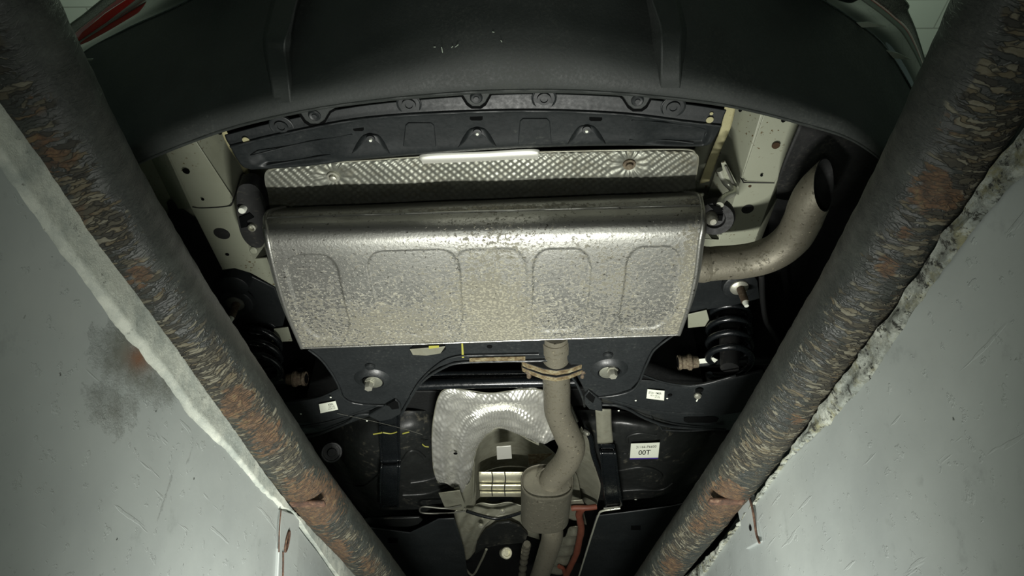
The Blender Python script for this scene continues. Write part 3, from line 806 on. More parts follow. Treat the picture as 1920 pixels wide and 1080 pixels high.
plate('rail_overlap', [(312, 283), (362, 257), (437, 372), (432, 384), (425, 386), (370, 389), (361, 384)], zb-.003, .003, m_pale, railL, .001)
tube('overlap_seam', [(361, 388, zb-.004), (380, 390, zb-.004), (424, 387, zb-.004), (436, 380, zb-.004), (448, 340, .45), (455, 326, .47), (470, 322, .48)], .0012, m_rubber, railL, n=30, seg=6)
plate('rail_end_flange', [(415, 490), (477, 486), (500, 484), (520, 540), (470, 512), (440, 503), (416, 506)], zb+.004, .004, m_pale, railL, .001)
for (x, y, r) in ((416, 438, .0165), (349, 321, .0065), (380, 374, .0028), (426, 477, .0042), (330, 274, .003), (412, 249, .004)):
    lathe('rail_hole', PZ(x, y, zb-.0035-.003*(r < .01 and y < 380)), (0, 0, -1), [(-.001, r), (.0006, r)], m_rubber if r > .01 else m_void, railL, seg=20)
railR = rail('frame_rail', [
    [(1432, 195, zb), (1510, 215, zb), (1455, 345, zb), (1388, 341, zb)],
    [(1368, 180, zt), (1432, 195, zb), (1388, 341, zb), (1348, 300, zt)],
    [(1388, 341, zb), (1455, 345, zb), (1414, 456, zb), (1350, 456, zb)],
    [(1348, 300, zt), (1388, 341, zb), (1350, 456, zb), (1296, 458, zt)],
    [(1510, 215, zb), (1520, 215, zt), (1468, 345, zt), (1455, 345, zb)],
    [(1455, 345, zb), (1468, 345, zt), (1425, 456, zt), (1414, 456, zb)]], zb, 'pale primer frame rail right of the muffler')
plate('rail_overlap', [(1436, 205), (1505, 225), (1462, 330), (1452, 341), (1400, 339), (1393, 330)], zb-.003, .003, m_pale, railR, .001)
tube('overlap_seam', [(1452, 343, zb-.004), (1400, 342, zb-.004), (1392, 338, zb-.004), (1372, 300, .47), (1362, 288, .49), (1350, 287, .50)], .0012, m_rubber, railR, n=30, seg=6)
for (x, y, r, m_) in ((1455, 273, .0075, m_rustdark), (1428, 329, .0026, m_void), (1402, 392, .0125, m_rubber), (1406, 349, .003, m_rustdark), (1469, 226, .004, m_void), (1388, 207, .003, m_void)):
    lathe('rail_hole', PZ(x, y, zb-.007 if y < 341 else zb-.0005), (0, 0, -1), [(-.001, r), (.0008, r*.95)], m_, railR, seg=20)
plate('rail_end_flange', [(1312, 448), (1348, 450), (1348, 440), (1422, 440), (1410, 458), (1345, 463), (1312, 462)], zb+.002, .003, m_pale, railR, .001)
# cream sealed seam on the right inner side
loft('sealed_seam', [[(1360, 196, .465), (1352, 240, .465), (1338, 275, .47), (1322, 315, .47), (1312, 345, .48)],
                     [(1380, 199, .465), (1370, 240, .465), (1352, 280, .47), (1338, 318, .47), (1330, 340, .48)]], 30, 4, m_cream, railR, .004)
loft('sealed_seam', [[(412, 243, .47), (430, 280, .47), (450, 310, .47), (466, 350, .48)], [(421, 240, .47), (440, 278, .47), (462, 308, .47), (474, 350, .48)]], 30, 4, m_cream, railL, .004)
# inner body sides next to rails (pale)
def sidebody(rows, label=None):
    o = loft('inner_body_side', rows, 16, 10, m_pale, car, .004); return part(o, label)
sidebody([[(245, 300, .54), (300, 262, .49), (352, 245, .49)], [(250, 340, .54), (330, 350, .50), (380, 350, .50)], [(300, 410, .54), (340, 410, .50), (400, 410, .50)]])
plate('wheel_house_gusset', [(312, 380), (318, 376), (385, 425), (402, 452), (372, 470), (330, 440)], .485, .004, m_dark, car, .001)
sidebody([[(1300, 285, .53), (1330, 240, .53), (1370, 200, .53)], [(1296, 330, .54), (1330, 330, .54), (1360, 330, .54)], [(1290, 400, .56), (1320, 400, .56), (1350, 400, .56)]])
sidebody([[(440, 300, .53), (470, 300, .53), (520, 300, .53)], [(450, 350, .54), (480, 350, .54), (500, 350, .54)], [(470, 400, .56), (490, 400, .56), (510, 400, .56)]])
loft('wheel_arch_liner', [[(1500, 232, .36), (1560, 250, .36), (1660, 280, .38)], [(1462, 330, .37), (1500, 350, .40), (1640, 360, .44)], [(1455, 372, .46), (1500, 380, .50), (1640, 400, .56)]], 20, 14, m_rubber, car, .004)
# ---- muffler
ML = [(567, 652), (541, 590), (521, 525), (509, 475), (503, 445), (499, 422), (499, 408), (507, 396)]
MR = [(1272, 627), (1290, 575), (1303, 520), (1311, 455), (1316, 425), (1317, 402), (1315, 384), (1308, 366)]
MZ = [.254, .247, .247, .250, .260, .284, .312, .338]
ML3 = [PZ(x, y, z) for (x, y), z in zip(ML, MZ)]; MR3 = [PZ(x, y, z) for (x, y), z in zip(MR, MZ)]
ML3 += [ML3[-1]+V((0.01, .03, .04)), ML3[0]+V((.01, -.03, .13)), ML3[0]+V((0, .004, .06)), ML3[0]+V((0, .006, .004)), ML3[0].copy()]
MR3 += [MR3[-1]+V((-.01, .03, .04)), MR3[0]+V((-.01, -.03, .13)), MR3[0]+V((0, .004, .06)), MR3[0]+V((0, .006, .004)), MR3[0].copy()]
emb = [(0.024, .150, 484, .012, .018), (.220, .44, 482, .02, .02), (.425, .60, 470, .02, .02), (.612, .752, 466, .018, .02), (.832, .965, 460, .012, .012)]
def rrect(u, v, u0, u1, vt, ra):
    # signed distance-like inside measure in metres-ish coordinates (u*.8, v*.36)
    x = u*.8; y = v*.36; x0, x1, y1 = u0*.8, u1*.8, vt*.36; y0 = .012
    cx, cy = (x0+x1)/2, (y0+y1)/2; qx = abs(x-cx)-(x1-x0)/2+ra; qy = abs(y-cy)-(y1-y0)/2+ra
    return math.hypot(max(qx, 0), max(qy, 0))+min(max(qx, qy), 0)-ra
NM = len(ML3)-1
mud = []; heat = []
def muf(u, vv):
    x = vv*NM; i = min(int(x), NM-1); f = x-i
    v = vv*NM/7.0     # 0..1 over the visible section
    a = cr(ML3, vv) if v < 1 else ML3[i].lerp(ML3[i+1], f); b = cr(MR3, vv) if v < 1 else MR3[i].lerp(MR3[i+1], f)
    p = a.lerp(b, u)
    if v < .7:
        vq = min(v/ .7, 1)
        d = 0
        for k, (u0, u1, yt, ra, _) in enumerate(emb):
            sl = .03*(1-u)*0
            ds = rrect(u, v, u0, u1, .415+.01*(k in (1, 2)), .035)
            d += .0034*(1-sst(-.003, .001, ds)) if k != 2 else .002*(1-sst(-.006, .002, ds))
        p = p+V((0, 0, d))
    p = p+V((0, 0, .0012*nz(p.x*9, p.y*9, 2)))
    mud.append(min(1.3, max(0, 1-v*1.2+.3*nz(p.x*5, p.y*5, 3)+.45*exp(-((u-.52)/.14)**2)+.9*exp(-((v-.90)/.06)**2)+.6*exp(-((u-.985)/.02)**2))))
    heat.append(exp(-((u-.56)/.17)**2)*exp(-((v-.46)/.13)**2)*1.1+.9*exp(-((u-.985)/.015)**2)*exp(-((v-.85)/.12)**2))
    return p
vs, fs = grid(420, 330, muf)
me = mesh('muffler', vs, fs); setattrs(me, mud=mud, heat=heat)
fixn(me)
muffler = link('muffler', me, m_muff, car, ang=50)
part(muffler, 'large silver muffler with embossed panels, speckled with mud')
for s3, nm in ((ML3, 'end_cap'), (MR3, 'end_cap')):
    pts = [cr(s3[:8], i/40) for i in range(41)]+[s3[8], s3[9], s3[10]]
    bm = bmesh.new(); sgn = -1 if s3 is ML3 else 1
    cen = sum(pts, V((0, 0, 0)))/len(pts)+V((sgn*.012, 0, 0))
    c = bm.verts.new(cen); ring = [bm.verts.new(p+V((sgn*.001, 0, 0))) for p in pts]; mid = [bm.verts.new(p.lerp(cen, .18)+V((sgn*.008, 0, 0))) for p in pts]
    for i in range(len(ring)):
        j = (i+1) % len(ring); bm.faces.new((ring[i], ring[j], mid[j], mid[i])); bm.faces.new((mid[i], mid[j], c))
    bmesh.ops.recalc_face_normals(bm, faces=bm.faces[:])
    me = bpy.data.meshes.new(nm); bm.to_mesh(me); bm.free()
    link(nm, me, m_muff, muffler)
    tube('crimped_rim', [p+V((sgn*.001, 0, 0)) for p in s3[:8]]+[s3[8]], .0042, m_muff, muffler, n=60, seg=10)
tube('rolled_seam', [ML3[6]+V((0, -.001, -.001)), (ML3[6]+MR3[6])/2+V((0, -.001, -.001)), MR3[6]+V((0, -.001, -.001))], .0022, m_muff, muffler, n=60, seg=8)
tube('front_seam', [ML3[0], (ML3[0]+MR3[0])/2, MR3[0]], .003, m_muff, muffler, n=60, seg=8)
# ---- tail pipe
tp = [(1290, 497, .305), (1340, 494, .305), (1400, 489, .303), (1448, 475, .300), (1484, 448, .298), (1504, 415, .296), (1514, 389, .294), (1526, 366, .292), (1545, 345, .290), (1572, 322, .288), (1602, 302, .286)]
tp3 = [PZ(*p) for p in tp]
cutp = PZ(1545, 345, .290); cutn = (V((.85, 0, 0))-.75*ray(1545, 345)).normalized()
tail = tube('tail_pipe', tp3, [.0335]*2, m_exh, car, n=70, seg=40, cap=False, hollow=.002, cut=(cutp, cutn), disp=lambda t, a: .0004*nz(t*30, cos(a)*2, sin(a)*2))
tail.data.materials.append(m_dark)
for p_ in tail.data.polygons:
    if p_.index >= 70*40: p_.material_index = 1  # bore faces coloured black for the shade inside the pipe
part(tail, 'curved muddy tail pipe with slash-cut open end')
lathe('pipe_collar', PZ(1300, 496, .305), (1, 0, 0), [(0, .0345), (.02, .036), (.03, .034)], m_exh, tail, seg=32)
# ---- centre pipe, flange, resonator
fl_in = tube('inlet_pipe', [(1042, 622, .300), (1042, 650, .300), (1042, 690, .300)], [.0325, .0325], m_exh, muffler, n=12, seg=32)
tube('pipe_collar', [(1041, 630, .300), (1042, 640, .300), (1042, 652, .300)], [.0345, .0345], m_exh, muffler, n=6, seg=32)
down = tube('exhaust_pipe', [(1042, 690, .300), (1044, 730, .300), (1046, 770, .300), (1060, 806, .295), (1072, 836, .285), (1062, 866, .275), (1040, 892, .268), (1026, 912, .262)], [.034, .034, .036, .038, .038, .038, .037], m_exh, car, n=60, seg=36, disp=lambda t, a: .0006*nz(t*20, cos(a)*2, sin(a)*2))
part(down, 'dirty bent exhaust pipe between flange and resonator')
# flange pair: diamond plates across the pipe axis
def flange(off, th, k, name):
    c = PZ(1042, 670, .300)+V((0, off, 0))
    prof = [(-.080, -.002), (-.078, -.013), (-.066, -.019), (-.030, -.035), (0, -.041), (.030, -.035), (.066, -.019), (.078, -.013), (.080, -.002), (.074, .010), (.03, .036), (0, .042), (-.03, .036), (-.074, .010)]
    n = len(prof)
    vs = [c+V((x, 0, z*k)) for x, z in prof]+[c+V((x, th, z*k)) for x, z in prof]
    fs = [tuple(range(n)), tuple(reversed(range(n, 2*n)))]+[(i, n+i, n+(i+1) % n, (i+1) % n) for i in range(n)]
    me = mesh(name, vs, fs); fixn(me); o = link(name, me, m_rustflange, car, smooth=True, ang=30); bev(o, .0025)
    me.materials.append(m_dark)
    for p in me.polygons:
        if p.normal.y < -.9: p.material_index = 1
    return o
f1 = flange(0, .020, .92, 'pipe_flange'); part(f1, 'rear rusty pipe flange nearest the muffler')
f2 = flange(.024, .018, 1.0, 'pipe_flange'); part(f2, 'front rusty pipe flange clamped to the other one')
for x in (992, 1093):
    c = PZ(x, 684, .292)
    lathe('flange_bolt', c, (0, 1, -.25), [(-.03, .007), (.012, .007), (.012, .010), (.022, .010), (.022, .006), (.040, .0055)], m_rbolt, f2, seg=12)
# resonator
def resonator():
    yr = 1.93; A = PYY(1026, 903, yr)
    xl = PYY(977, 910, yr).x; xr = PYY(1075, 900, yr).x
    cx = (xl+xr)/2; hw = (xr-xl)/2; hz = .054; zc = A.z
    zc = PYY(1026, 937, yr).z+hz
    n = 48; prof = [(-.003, .3), (-.002, .7), (.0, .92), (.001, .945), (-.008, .955), (-.009, .99), (-.004, 1.015), (.006, 1.015), (.009, 1.0), (.265, 1.0), (.270, 1.012), (.278, 1.0), (.284, .8), (.29, .45)]
    vs = []; fs = []
    for (y, k) in prof:
        for i in range(n):
            a = 2*pi*i/n; e = .8
            X = math.copysign(abs(cos(a))**e, cos(a))*hw*k; Z = math.copysign(abs(sin(a))**e, sin(a))*hz*k
            vs.append(V((cx+X, yr+y, zc+Z-.02*y)))
    m = len(prof)
    for j in range(m-1):
        for i in range(n): fs.append((j*n+i, j*n+(i+1) % n, (j+1)*n+(i+1) % n, (j+1)*n+i))
    fs.append(tuple(range(n))); fs.append(tuple((m-1)*n+i for i in range(n)))
    me = mesh('resonator', vs, fs); fixn(me); o = link('resonator', me, m_res, car, ang=35)
    return part(o, 'short oval grey resonator can'), V((cx, yr, zc))
res, rc = resonator()
tube('weld_bead', [PZ(1026+22*cos(a), 905+27*sin(a), .272-.012*sin(a)) for a in [2*pi*i/16 for i in range(17)]], .003, m_res, res, n=40, seg=6)
part(tube('front_pipe', [V((rc.x+.012, rc.y+.30, rc.z+.0)), PZ(1036, 1000, .235), PZ(1026, 1040, .235), PZ(1010, 1085, .235), PZ(1000, 1110, .235)], [.037, .037], m_exh, car, n=24, seg=28), 'exhaust pipe running forward from the resonator')
# ---- rubber hangers
def hanger_left():
    o = plate('rubber_hanger', [(445, 355), (462, 345), (482, 352), (497, 380), (500, 430), (492, 462), (470, 462), (452, 440), (444, 400)], .375, .03, m_rubber, car, .006, smooth_n=40)
    part(o, 'black rubber exhaust hanger left of the muffler')
    lathe('hanger_rod_tip', PZ(456, 391, .372), (0, -.3, -1), [(-.01, .006), (.006, .0075), (.010, .006)], m_white, o, seg=18)
    lathe('hanger_bush', PZ(473, 426, .370), (0, -.3, -1), [(-.01, .0078), (.004, .008), (.006, .0055), (.001, .004)], m_bolt, o, seg=18)
    lathe('hanger_stud', PZ(476, 468, .375), (0, -.3, -1), [(-.01, .008), (.004, .008), (.006, .0055)], m_pale, o, seg=18)
    plate('rubber_web', [(448, 408), (468, 400), (476, 408), (462, 415), (466, 425), (452, 428)], .372, .004, m_void, o, 0)
hanger_left()
def hanger_right():
    c = PZ(1340, 405, .345); n = 36
    o = lathe('rubber_hanger', c, (-.25, -.25, -1), [(-.012, .030), (-.006, .036), (.006, .037), (.012, .034), (.012, .020), (.006, .018)], m_rubber, car, seg=n)
    part(o, 'round black rubber exhaust hanger right of the muffler')
    lathe('hanger_bush', PZ(1334, 410, .330), (0, -.3, -1), [(-.008, .012), (.006, .011), (.010, .0085), (.014, .006)], m_bolt, o, seg=16)
    for q in ([(1328, 384), (1350, 388), (1356, 398), (1342, 398)], [(1346, 404), (1356, 404), (1354, 414), (1346, 414)]): plate('hanger_slot', q, .331, .002, m_void, o, 0)
    r = tube('hanger_rod', [(1350, 318, .40), (1360, 340, .395), (1372, 352, .385), (1374, 362, .372), (1362, 368, .358), (1353, 376, .345), (1350, 384, .335)], .0068, m_chrome, car, n=40, seg=14)
    part(r, 'pale bent hanger rod above the round rubber hanger')
    plate('hanger_bracket', [(1352, 306), (1360, 303), (1386, 352), (1386, 366), (1376, 362), (1358, 330)], .39, .004, m_pale, car, .001)
    plate('hanger_bracket', [(1358, 312), (1363, 312), (1380, 350), (1376, 354)], .385, .003, m_rim, car, .001)
hanger_right()
# ---- subframe
sub = [(572, 645), (575, 652), (600, 672), (622, 700), (634, 722), (641, 742), (655, 752), (680, 757), (720, 759), (733, 757), (742, 750), (750, 757), (752, 775), (766, 750), (782, 722), (800, 703), (826, 688), (850, 679), (880, 676), (980, 675), (1060, 672), (1078, 700), (1092, 726), (1100, 744), (1104, 735), (1112, 740), (1124, 744), (1160, 738), (1184, 730), (1198, 715), (1204, 700), (1212, 680), (1225, 656), (1245, 638), (1268, 622), (1100, 627), (900, 632)]
subframe = plate('rear_subframe', sub, 0.2800, .03, m_frame, car, .004)
part(subframe, 'black pressed steel rear subframe in front of the muffler')
tube('subframe_flange', [(578, 655, 0.2780), (602, 674, 0.2780), (622, 700, 0.2780), (634, 722, 0.2780), (641, 742, 0.2780), (655, 753, 0.2780), (680, 758, 0.2780), (720, 760, 0.2780), (740, 754, 0.2780)], .0028, m_frame, subframe, n=50, seg=8)
tube('subframe_flange', [(752, 778, 0.2730), (766, 752, 0.2780), (784, 724, 0.2780), (804, 705, 0.2780), (830, 690, 0.2780), (854, 681, 0.2780), (900, 678, 0.2780), (1000, 676, 0.2780), (1058, 674, 0.2780)], .0036, m_frame, subframe, n=70, seg=8)
tube('subframe_flange', [(770, 742, 0.2770), (790, 712, 0.2770), (826, 680, 0.2770), (858, 668, 0.2770), (900, 666, 0.2770), (1010, 664, 0.2770)], .0024, m_frame, subframe, n=60, seg=8)
tube('subframe_flange', [(1060, 690, 0.2780), (1080, 718, 0.2780), (1092, 744, 0.2780), (1096, 762, .32)], .0030, m_frame, subframe, n=30, seg=8)
tube('subframe_flange', [(1122, 745, 0.2780), (1160, 740, 0.2780), (1186, 731, 0.2780), (1199, 716, 0.2780), (1206, 698, 0.2780), (1214, 680, 0.2780), (1228, 655, 0.2780), (1268, 624, 0.2780)], .0028, m_frame, subframe, n=50, seg=8)
plate('rust_worn_strip', [(880, 672), (985, 669), (985, 676), (880, 679)], 0.2765, .002, m_rustflange, subframe, .0005)
for q, z in (([(776, 648), (834, 646), (836, 655), (826, 663), (800, 666), (772, 664), (768, 656)], 0.2770),):
    o = plate('oval_opening', q, z, .002, m_void, subframe, 0)
    plate('pale_bracket', [(768, 655), (835, 650), (826, 663), (800, 667), (774, 666)], 0.2740, .002, m_alu, subframe, .0008)
    plate('yellow_mark', [(804, 649), (823, 648), (823, 652), (804, 654)], 0.2725, .001, m_yellow, subframe, 0)
plate('yellow_mark', [(865, 643), (868, 643), (870, 671), (866, 671)], 0.2775, .001, m_yellow, subframe, 0)
lathe('frame_hole', PZ(918, 650, 0.2790), (0, 0, -1), [(-.001, .006), (.0008, .006)], m_void, subframe, seg=16)
for (bx, by, hx, hy, rb) in ((699, 715, 693, 717, 18), (1142, 697, 1148, 694, 18)):
    c = PZ(bx, by, 0.2770)
    # raised collar round the bolt
    lathe('bolt_collar', c+V((0, -.006, 0)), (0, 0, -1), [(-.003, .044), (.001, .040), (.006, .032), (.007, .028), (.002, .0255), (-.001, .0245)], m_frame, subframe, seg=40)
    lathe('bolt_recess', c, (0, 0, -1), [(0, .025), (.003, .0248)], m_void, subframe, seg=32)
    w_ = lathe('mount_washer', PZ(bx+(2 if bx < 900 else -2), by, 0.2730), (0, -.12, -1), [(0, .0205), (.003, .0205), (.004, .018)], m_washer, subframe, seg=32)
    lathe('mount_bolt', PZ(hx, hy, 0.2700), (0, -.12, -1), [(0, .0138), (.003, .0130), (.003, .0105), (.018, .0105), (.020, .009)], m_bolt, subframe, seg=6)
for (x, y) in ((1142, 666), (696, 687)):
    lathe('dimple', PZ(x-2, y, 0.2785), (0, 0, -1), [(0, .012), (.004, .010), (.006, .005)], m_frame, subframe, seg=24)
# crossbars seen beyond the subframe
tube('stabiliser_bar', [(640, 706, .40), (800, 703, .40), (1000, 700, .40), (1150, 698, .40)], .009, m_gloss, car, n=40, seg=16)
part(tube('rear_crossbar', [(720, 724, .37), (860, 719, .37), (1000, 716, .37), (1080, 715, .37)], .014, m_gloss, car, n=40, seg=20), 'glossy black crossbar ahead of the subframe')
plate('crossmember_plate', [(700, 735), (850, 734), (1100, 730), (1110, 760), (900, 770), (700, 775)], .45, .01, m_dark, car, .002)
# triangular pockets where the arms bolt on
def pocket(pts, name='arm_mount', inner=None):
    o = plate(name, pts, 0.2730, .012, m_frame, car, .0025)
    if inner: plate('mount_opening', inner, 0.2715, .002, m_void, o, 0)
    return o
pocket([(720, 762), (742, 750), (750, 758), (752, 776), (735, 786), (712, 791), (690, 780)], inner=[(724, 760), (740, 751), (746, 756), (748, 766), (735, 768), (730, 762)])
pocket([(1096, 742), (1104, 733), (1118, 744), (1128, 752), (1130, 772), (1105, 768), (1096, 758)], inner=[(1098, 744), (1105, 736), (1116, 746), (1112, 756), (1106, 752)])
# ---- lower arms
def arm(rows, zs, name, label):
    o = loft(name, [[(x, y, z) for (x, y) in r] for r, z in zip(rows, zs)], 60, 30, m_frame, car, .004, ang=30); return part(o, label)
armL = arm([[(530, 752), (600, 742), (650, 724), (730, 730)], [(535, 762), (600, 752), (655, 734), (735, 748)], [(540, 790), (600, 788), (680, 768), (750, 756)], [(545, 797), (600, 793), (680, 773), (752, 759)], [(560, 815), (620, 806), (690, 782), (754, 768)]], [.30, .288, .286, .292, .32], 'lower_arm', 'black left lower suspension arm with white sticker')
tube('arm_flange', [(545, 825, .30), (590, 816, .298), (625, 803, .296), (655, 790, .294), (670, 778, .292), (700, 776, .293), (730, 772, .294)], .004, m_frame, armL, n=40, seg=8)
tube('arm_flange', [(556, 800, .287), (600, 794, .287), (640, 784, .286), (680, 770, .286), (722, 757, .286)], .0022, m_frame, armL, n=40, seg=8)
tube('arm_flange', [(525, 756, .288), (560, 753, .288), (600, 745, .288), (638, 728, .29)], .0026, m_frame, armL, n=40, seg=8)
armR = arm([[(1130, 712), (1210, 710), (1280, 722), (1360, 708), (1430, 692)], [(1125, 724), (1210, 718), (1285, 730), (1360, 718), (1430, 704)], [(1122, 742), (1200, 762), (1280, 776), (1360, 772), (1420, 762)], [(1122, 746), (1200, 768), (1280, 782), (1360, 779), (1420, 770)], [(1122, 752), (1200, 778), (1262, 796), (1330, 806), (1400, 806)]], [.30, .288, .286, .290, .32], 'lower_arm', 'black right lower suspension arm with white sticker')
tube('arm_flange', [(1116, 758, .29), (1160, 760, .29), (1180, 768, .29), (1210, 784, .292), (1250, 798, .295), (1300, 803, .30), (1360, 806, .305)], .0042, m_frame, armR, n=50, seg=8)
tube('arm_flange', [(1122, 743, .286), (1160, 753, .286), (1210, 766, .286), (1260, 773, .286), (1320, 774, .286)], .0024, m_frame, armR, n=40, seg=8)
tube('arm_flange', [(1204, 702, .288), (1240, 715, .288), (1280, 722, .288), (1320, 720, .288), (1380, 704, .288)], .0026, m_frame, armR, n=40, seg=8)
tube('arm_flange', [(1220, 780, .30), (1238, 800, .305), (1246, 806, .31), (1290, 808, .31), (1340, 806, .31)], .002, m_frame, armR, n=30, seg=8)
plate('arm_slot', [(1282, 785), (1290, 782), (1340, 782), (1348, 785), (1344, 791), (1330, 793), (1290, 793), (1282, 790)], .284, .002, m_void, armR, 0)
lathe('arm_hole', PZ(1311, 732, .284), (0, 0, -1), [(0, .010), (.001, .010)], m_void, armR, seg=18)
lathe('arm_bolt', PZ(1308, 741, .283), (0, -.2, -1), [(0, .009), (.004, .009), (.008, .006)], m_bolt, armR, seg=18)
tube('paint_drip', [(1309, 747, .282), (1306, 752, .282)], .0018, m_white, armR, n=2, seg=8)
lathe('arm_hole', PZ(1256, 741, .2845), (0, 0, -1), [(0, .0058), (.001, .0058)], m_void, armR, seg=16)
for (x, y, a_) in ((1251, 747, armR), (1192, 751, armR), (1160, 770, armR), (564, 776, armL), (620, 745, armL), (688, 789, armL)):
    lathe('white_paint_dot', PZ(x, y, .2835), (0, 0, -1), [(0, .0026), (.001, .002)], m_white, a_, seg=12)
# stickers with print
def text(s_, p0, ux, uy, h, parent, mat=None, name='printed_lettering', bold=0):
    c = bpy.data.curves.new('t', 'FONT'); c.body = s_; c.size = 1; c.align_x = 'CENTER'; c.align_y = 'CENTER'; c.offset = bold
    o = bpy.data.objects.new('t', c); COL.objects.link(o)
    bpy.context.view_layer.update()
    me = bpy.data.meshes.new_from_object(o.evaluated_get(bpy.context.evaluated_depsgraph_get()))
    bpy.data.objects.remove(o)
    n = ux.cross(uy).normalized()
    for v in me.vertices: v.co = p0+ux*(v.co.x*h*.5)+uy*(v.co.y*h)+n*0
    return link(name, me, mat or m_ink, parent, smooth=False)
def sticker(q, z, parent, name='white_sticker'):
    """q: four picture corners TL,TR,BR,BL at height z"""
    o = plate(name, q, z, .0006, m_label, parent, 0)
    P = [PZ(x, y, z-.0004) for x, y in q]
    c = sum(P, V((0, 0, 0)))/4; ux = (P[1]-P[0]); uy = (P[0]-P[3])
    W, H = ux.length, uy.length
    return o, c, ux.normalized(), uy.normalized(), W, H
LBL = 'DETAIL'
st, c, ux, uy, W, H = sticker([(598, 758), (629, 752), (634, 768), (601, 775)], .2815, armL)
text('XRN', c+ux*W*.16+uy*H*.22, ux, uy, H*.30, armL, bold=.01)
text('5530 1278', c+ux*W*.2-uy*H*.03, ux, uy, H*.17, armL); text('A22-417 NE', c+ux*W*.2-uy*H*.24, ux, uy, H*.17, armL)
st, c, ux, uy, W, H = sticker([(1214, 730), (1246, 733), (1245, 751), (1212, 747)], .2815, armR)
text('STD1 7MSR', c+uy*H*.16-ux*W*.05, ux, uy, H*.30, armR, bold=.01)
text('55210 1278 NE', c-uy*H*.12-ux*W*.03, ux, uy, H*.17, armR); text('A22 41798', c-uy*H*.30+ux*W*.12, ux, uy, H*.14, armR)
# ---- springs
def spring(px, pyt, pyb, zt_, zb_, name, label, r=.052, w_=.0085, turns=4.4):
    top = PZ(px, pyt, zt_); bot = V((top.x, top.y, zb_))
    # place it so both ends meet the picture
    b2 = PYY(px, pyb, top.y); bot = V((b2.x, top.y, b2.z))
    n = int(turns*30); pts = []
    for i in range(n+1):
        t = i/n; a = t*turns*2*pi; pts.append(top.lerp(bot, t)+V((cos(a)*r, sin(a)*r, 0)))
    o = tube(name, pts, w_, m_gloss, car, n=n, seg=12); part(o, label); return top, bot, o
tS, bS, spr = spring(1368, 578, 690, .50, .33, 'coil_spring', 'black coil spring on the right side')
lathe('spring_seat', tS+V((0, 0, .0)), (0, 0, 1), [(-.004, .05), (.01, .06), (.02, .06)], m_rubber, spr, seg=28)
tube('bump_stop', [tS, bS], [.028, .022], m_rubber, car, n=2, seg=20)
tS2, bS2, spr2 = spring(486, 600, 700, .50, .34, 'coil_spring', 'black coil spring in the dark on the left side')
lathe('spring_seat', tS2+V((0, 0, .0)), (0, 0, 1), [(-.004, .05), (.01, .06), (.02, .06)], m_rubber, spr2, seg=28)
# upper mounts, bolts
def strut_bolt(px, py, z, label, dk):
    b = lathe('body_mount_bolt', PZ(px, py, z), (0, -.15, -1), [(-.01, .042), (0, .040), (.002, .036)], m_frame, car, seg=30); part(b, label)
    lathe('bolt_washer', PZ(px-2, py+1, z-.003), (0, -.15, -1), [(0, .022), (.003, .021), (.008, .012)], dk, b, seg=26)
    tube('bolt_shank', [PZ(px, py+2, z-.008), PZ(px, py+2, z-.008)+V((.001, -.004, -.045))], [.0095, .0085], m_rbolt, b, n=2, seg=14)
    p = PZ(px, py+2, z-.008)+V((.001, -.004, -.045))
    tube('painted_tip', [p, p+V((0, -.001, -.012))], [.0072, .005], m_white, b, n=2, seg=14)
strut_bolt(1388, 538, .44, 'bolt with white painted tip above the right spring', m_bolt)
strut_bolt(443, 568, .44, 'bolt with white painted tip above the left spring', m_rim)
bk = plate('body_mount_bracket', [(1290, 560), (1308, 520), (1420, 525), (1425, 560), (1380, 572), (1330, 580), (1290, 592)], .46, .006, m_frame, car, .002)
bk = plate('body_mount_bracket', [(420, 505), (450, 508), (515, 540), (535, 590), (530, 615), (480, 605), (430, 600), (415, 560)], .46, .006, m_frame, car, .002)
lathe('frame_stud', PZ(441, 530, .44), (0, 0, -1), [(-.02, .034), (.01, .033), (.012, .030)], m_frame, car, seg=24)
plate('pale_body_patch', [(1290, 590), (1325, 582), (1330, 600), (1322, 612), (1290, 615)], .452, .003, m_pale, car, .001)
plate('pale_body_patch', [(513, 617), (540, 614), (548, 640), (508, 642), (515, 630)], .452, .003, m_pale, car, .001)
def bush(px, py, px2, py2, z, label):
    a = PZ(px, py, z); b = PZ(px2, py2, z); ax = (b-a).normalized()
    o = lathe('arm_bush', a, ax, [(0, .013), (.0, .0185), (.006, .0195), (.010, .0165), (.022, .017), (.026, .021), (.032, .021), (.036, .016), (.050, .014)], m_rbolt, car, seg=28); part(o, label)
    lathe('bush_core', a-ax*.0012, ax, [(0, .0125), (.0015, .0125)], m_void, o, seg=20)
bush(1271, 680, 1320, 678, .36, 'rusty arm bush end beside the right spring')
bush(574, 710, 520, 712, .36, 'rusty arm bush end beside the left spring')
plate('white_arm_tag', [(1311, 674), (1338, 671), (1346, 675), (1340, 680), (1309, 682)], .355, .002, m_white, car, .0005)
plate('grey_arm_tag', [(500, 709), (530, 711), (534, 714), (508, 716)], .355, .002, m_rim, car, .0005)
tube('track_rod', [(1295, 681, .362), (1400, 678, .365), (1500, 672, .37)], .010, m_frame, car, n=10, seg=14)
tube('track_rod', [(555, 712, .362), (480, 714, .365), (400, 716, .37)], .010, m_frame, car, n=10, seg=14)
part(tube('brake_hose', [(1428, 515, .42), (1430, 560, .42), (1436, 600, .41), (1450, 625, .40), (1462, 648, .39)], .0065, m_rubber, car, n=30, seg=12), 'thin black hose right of the coil spring')
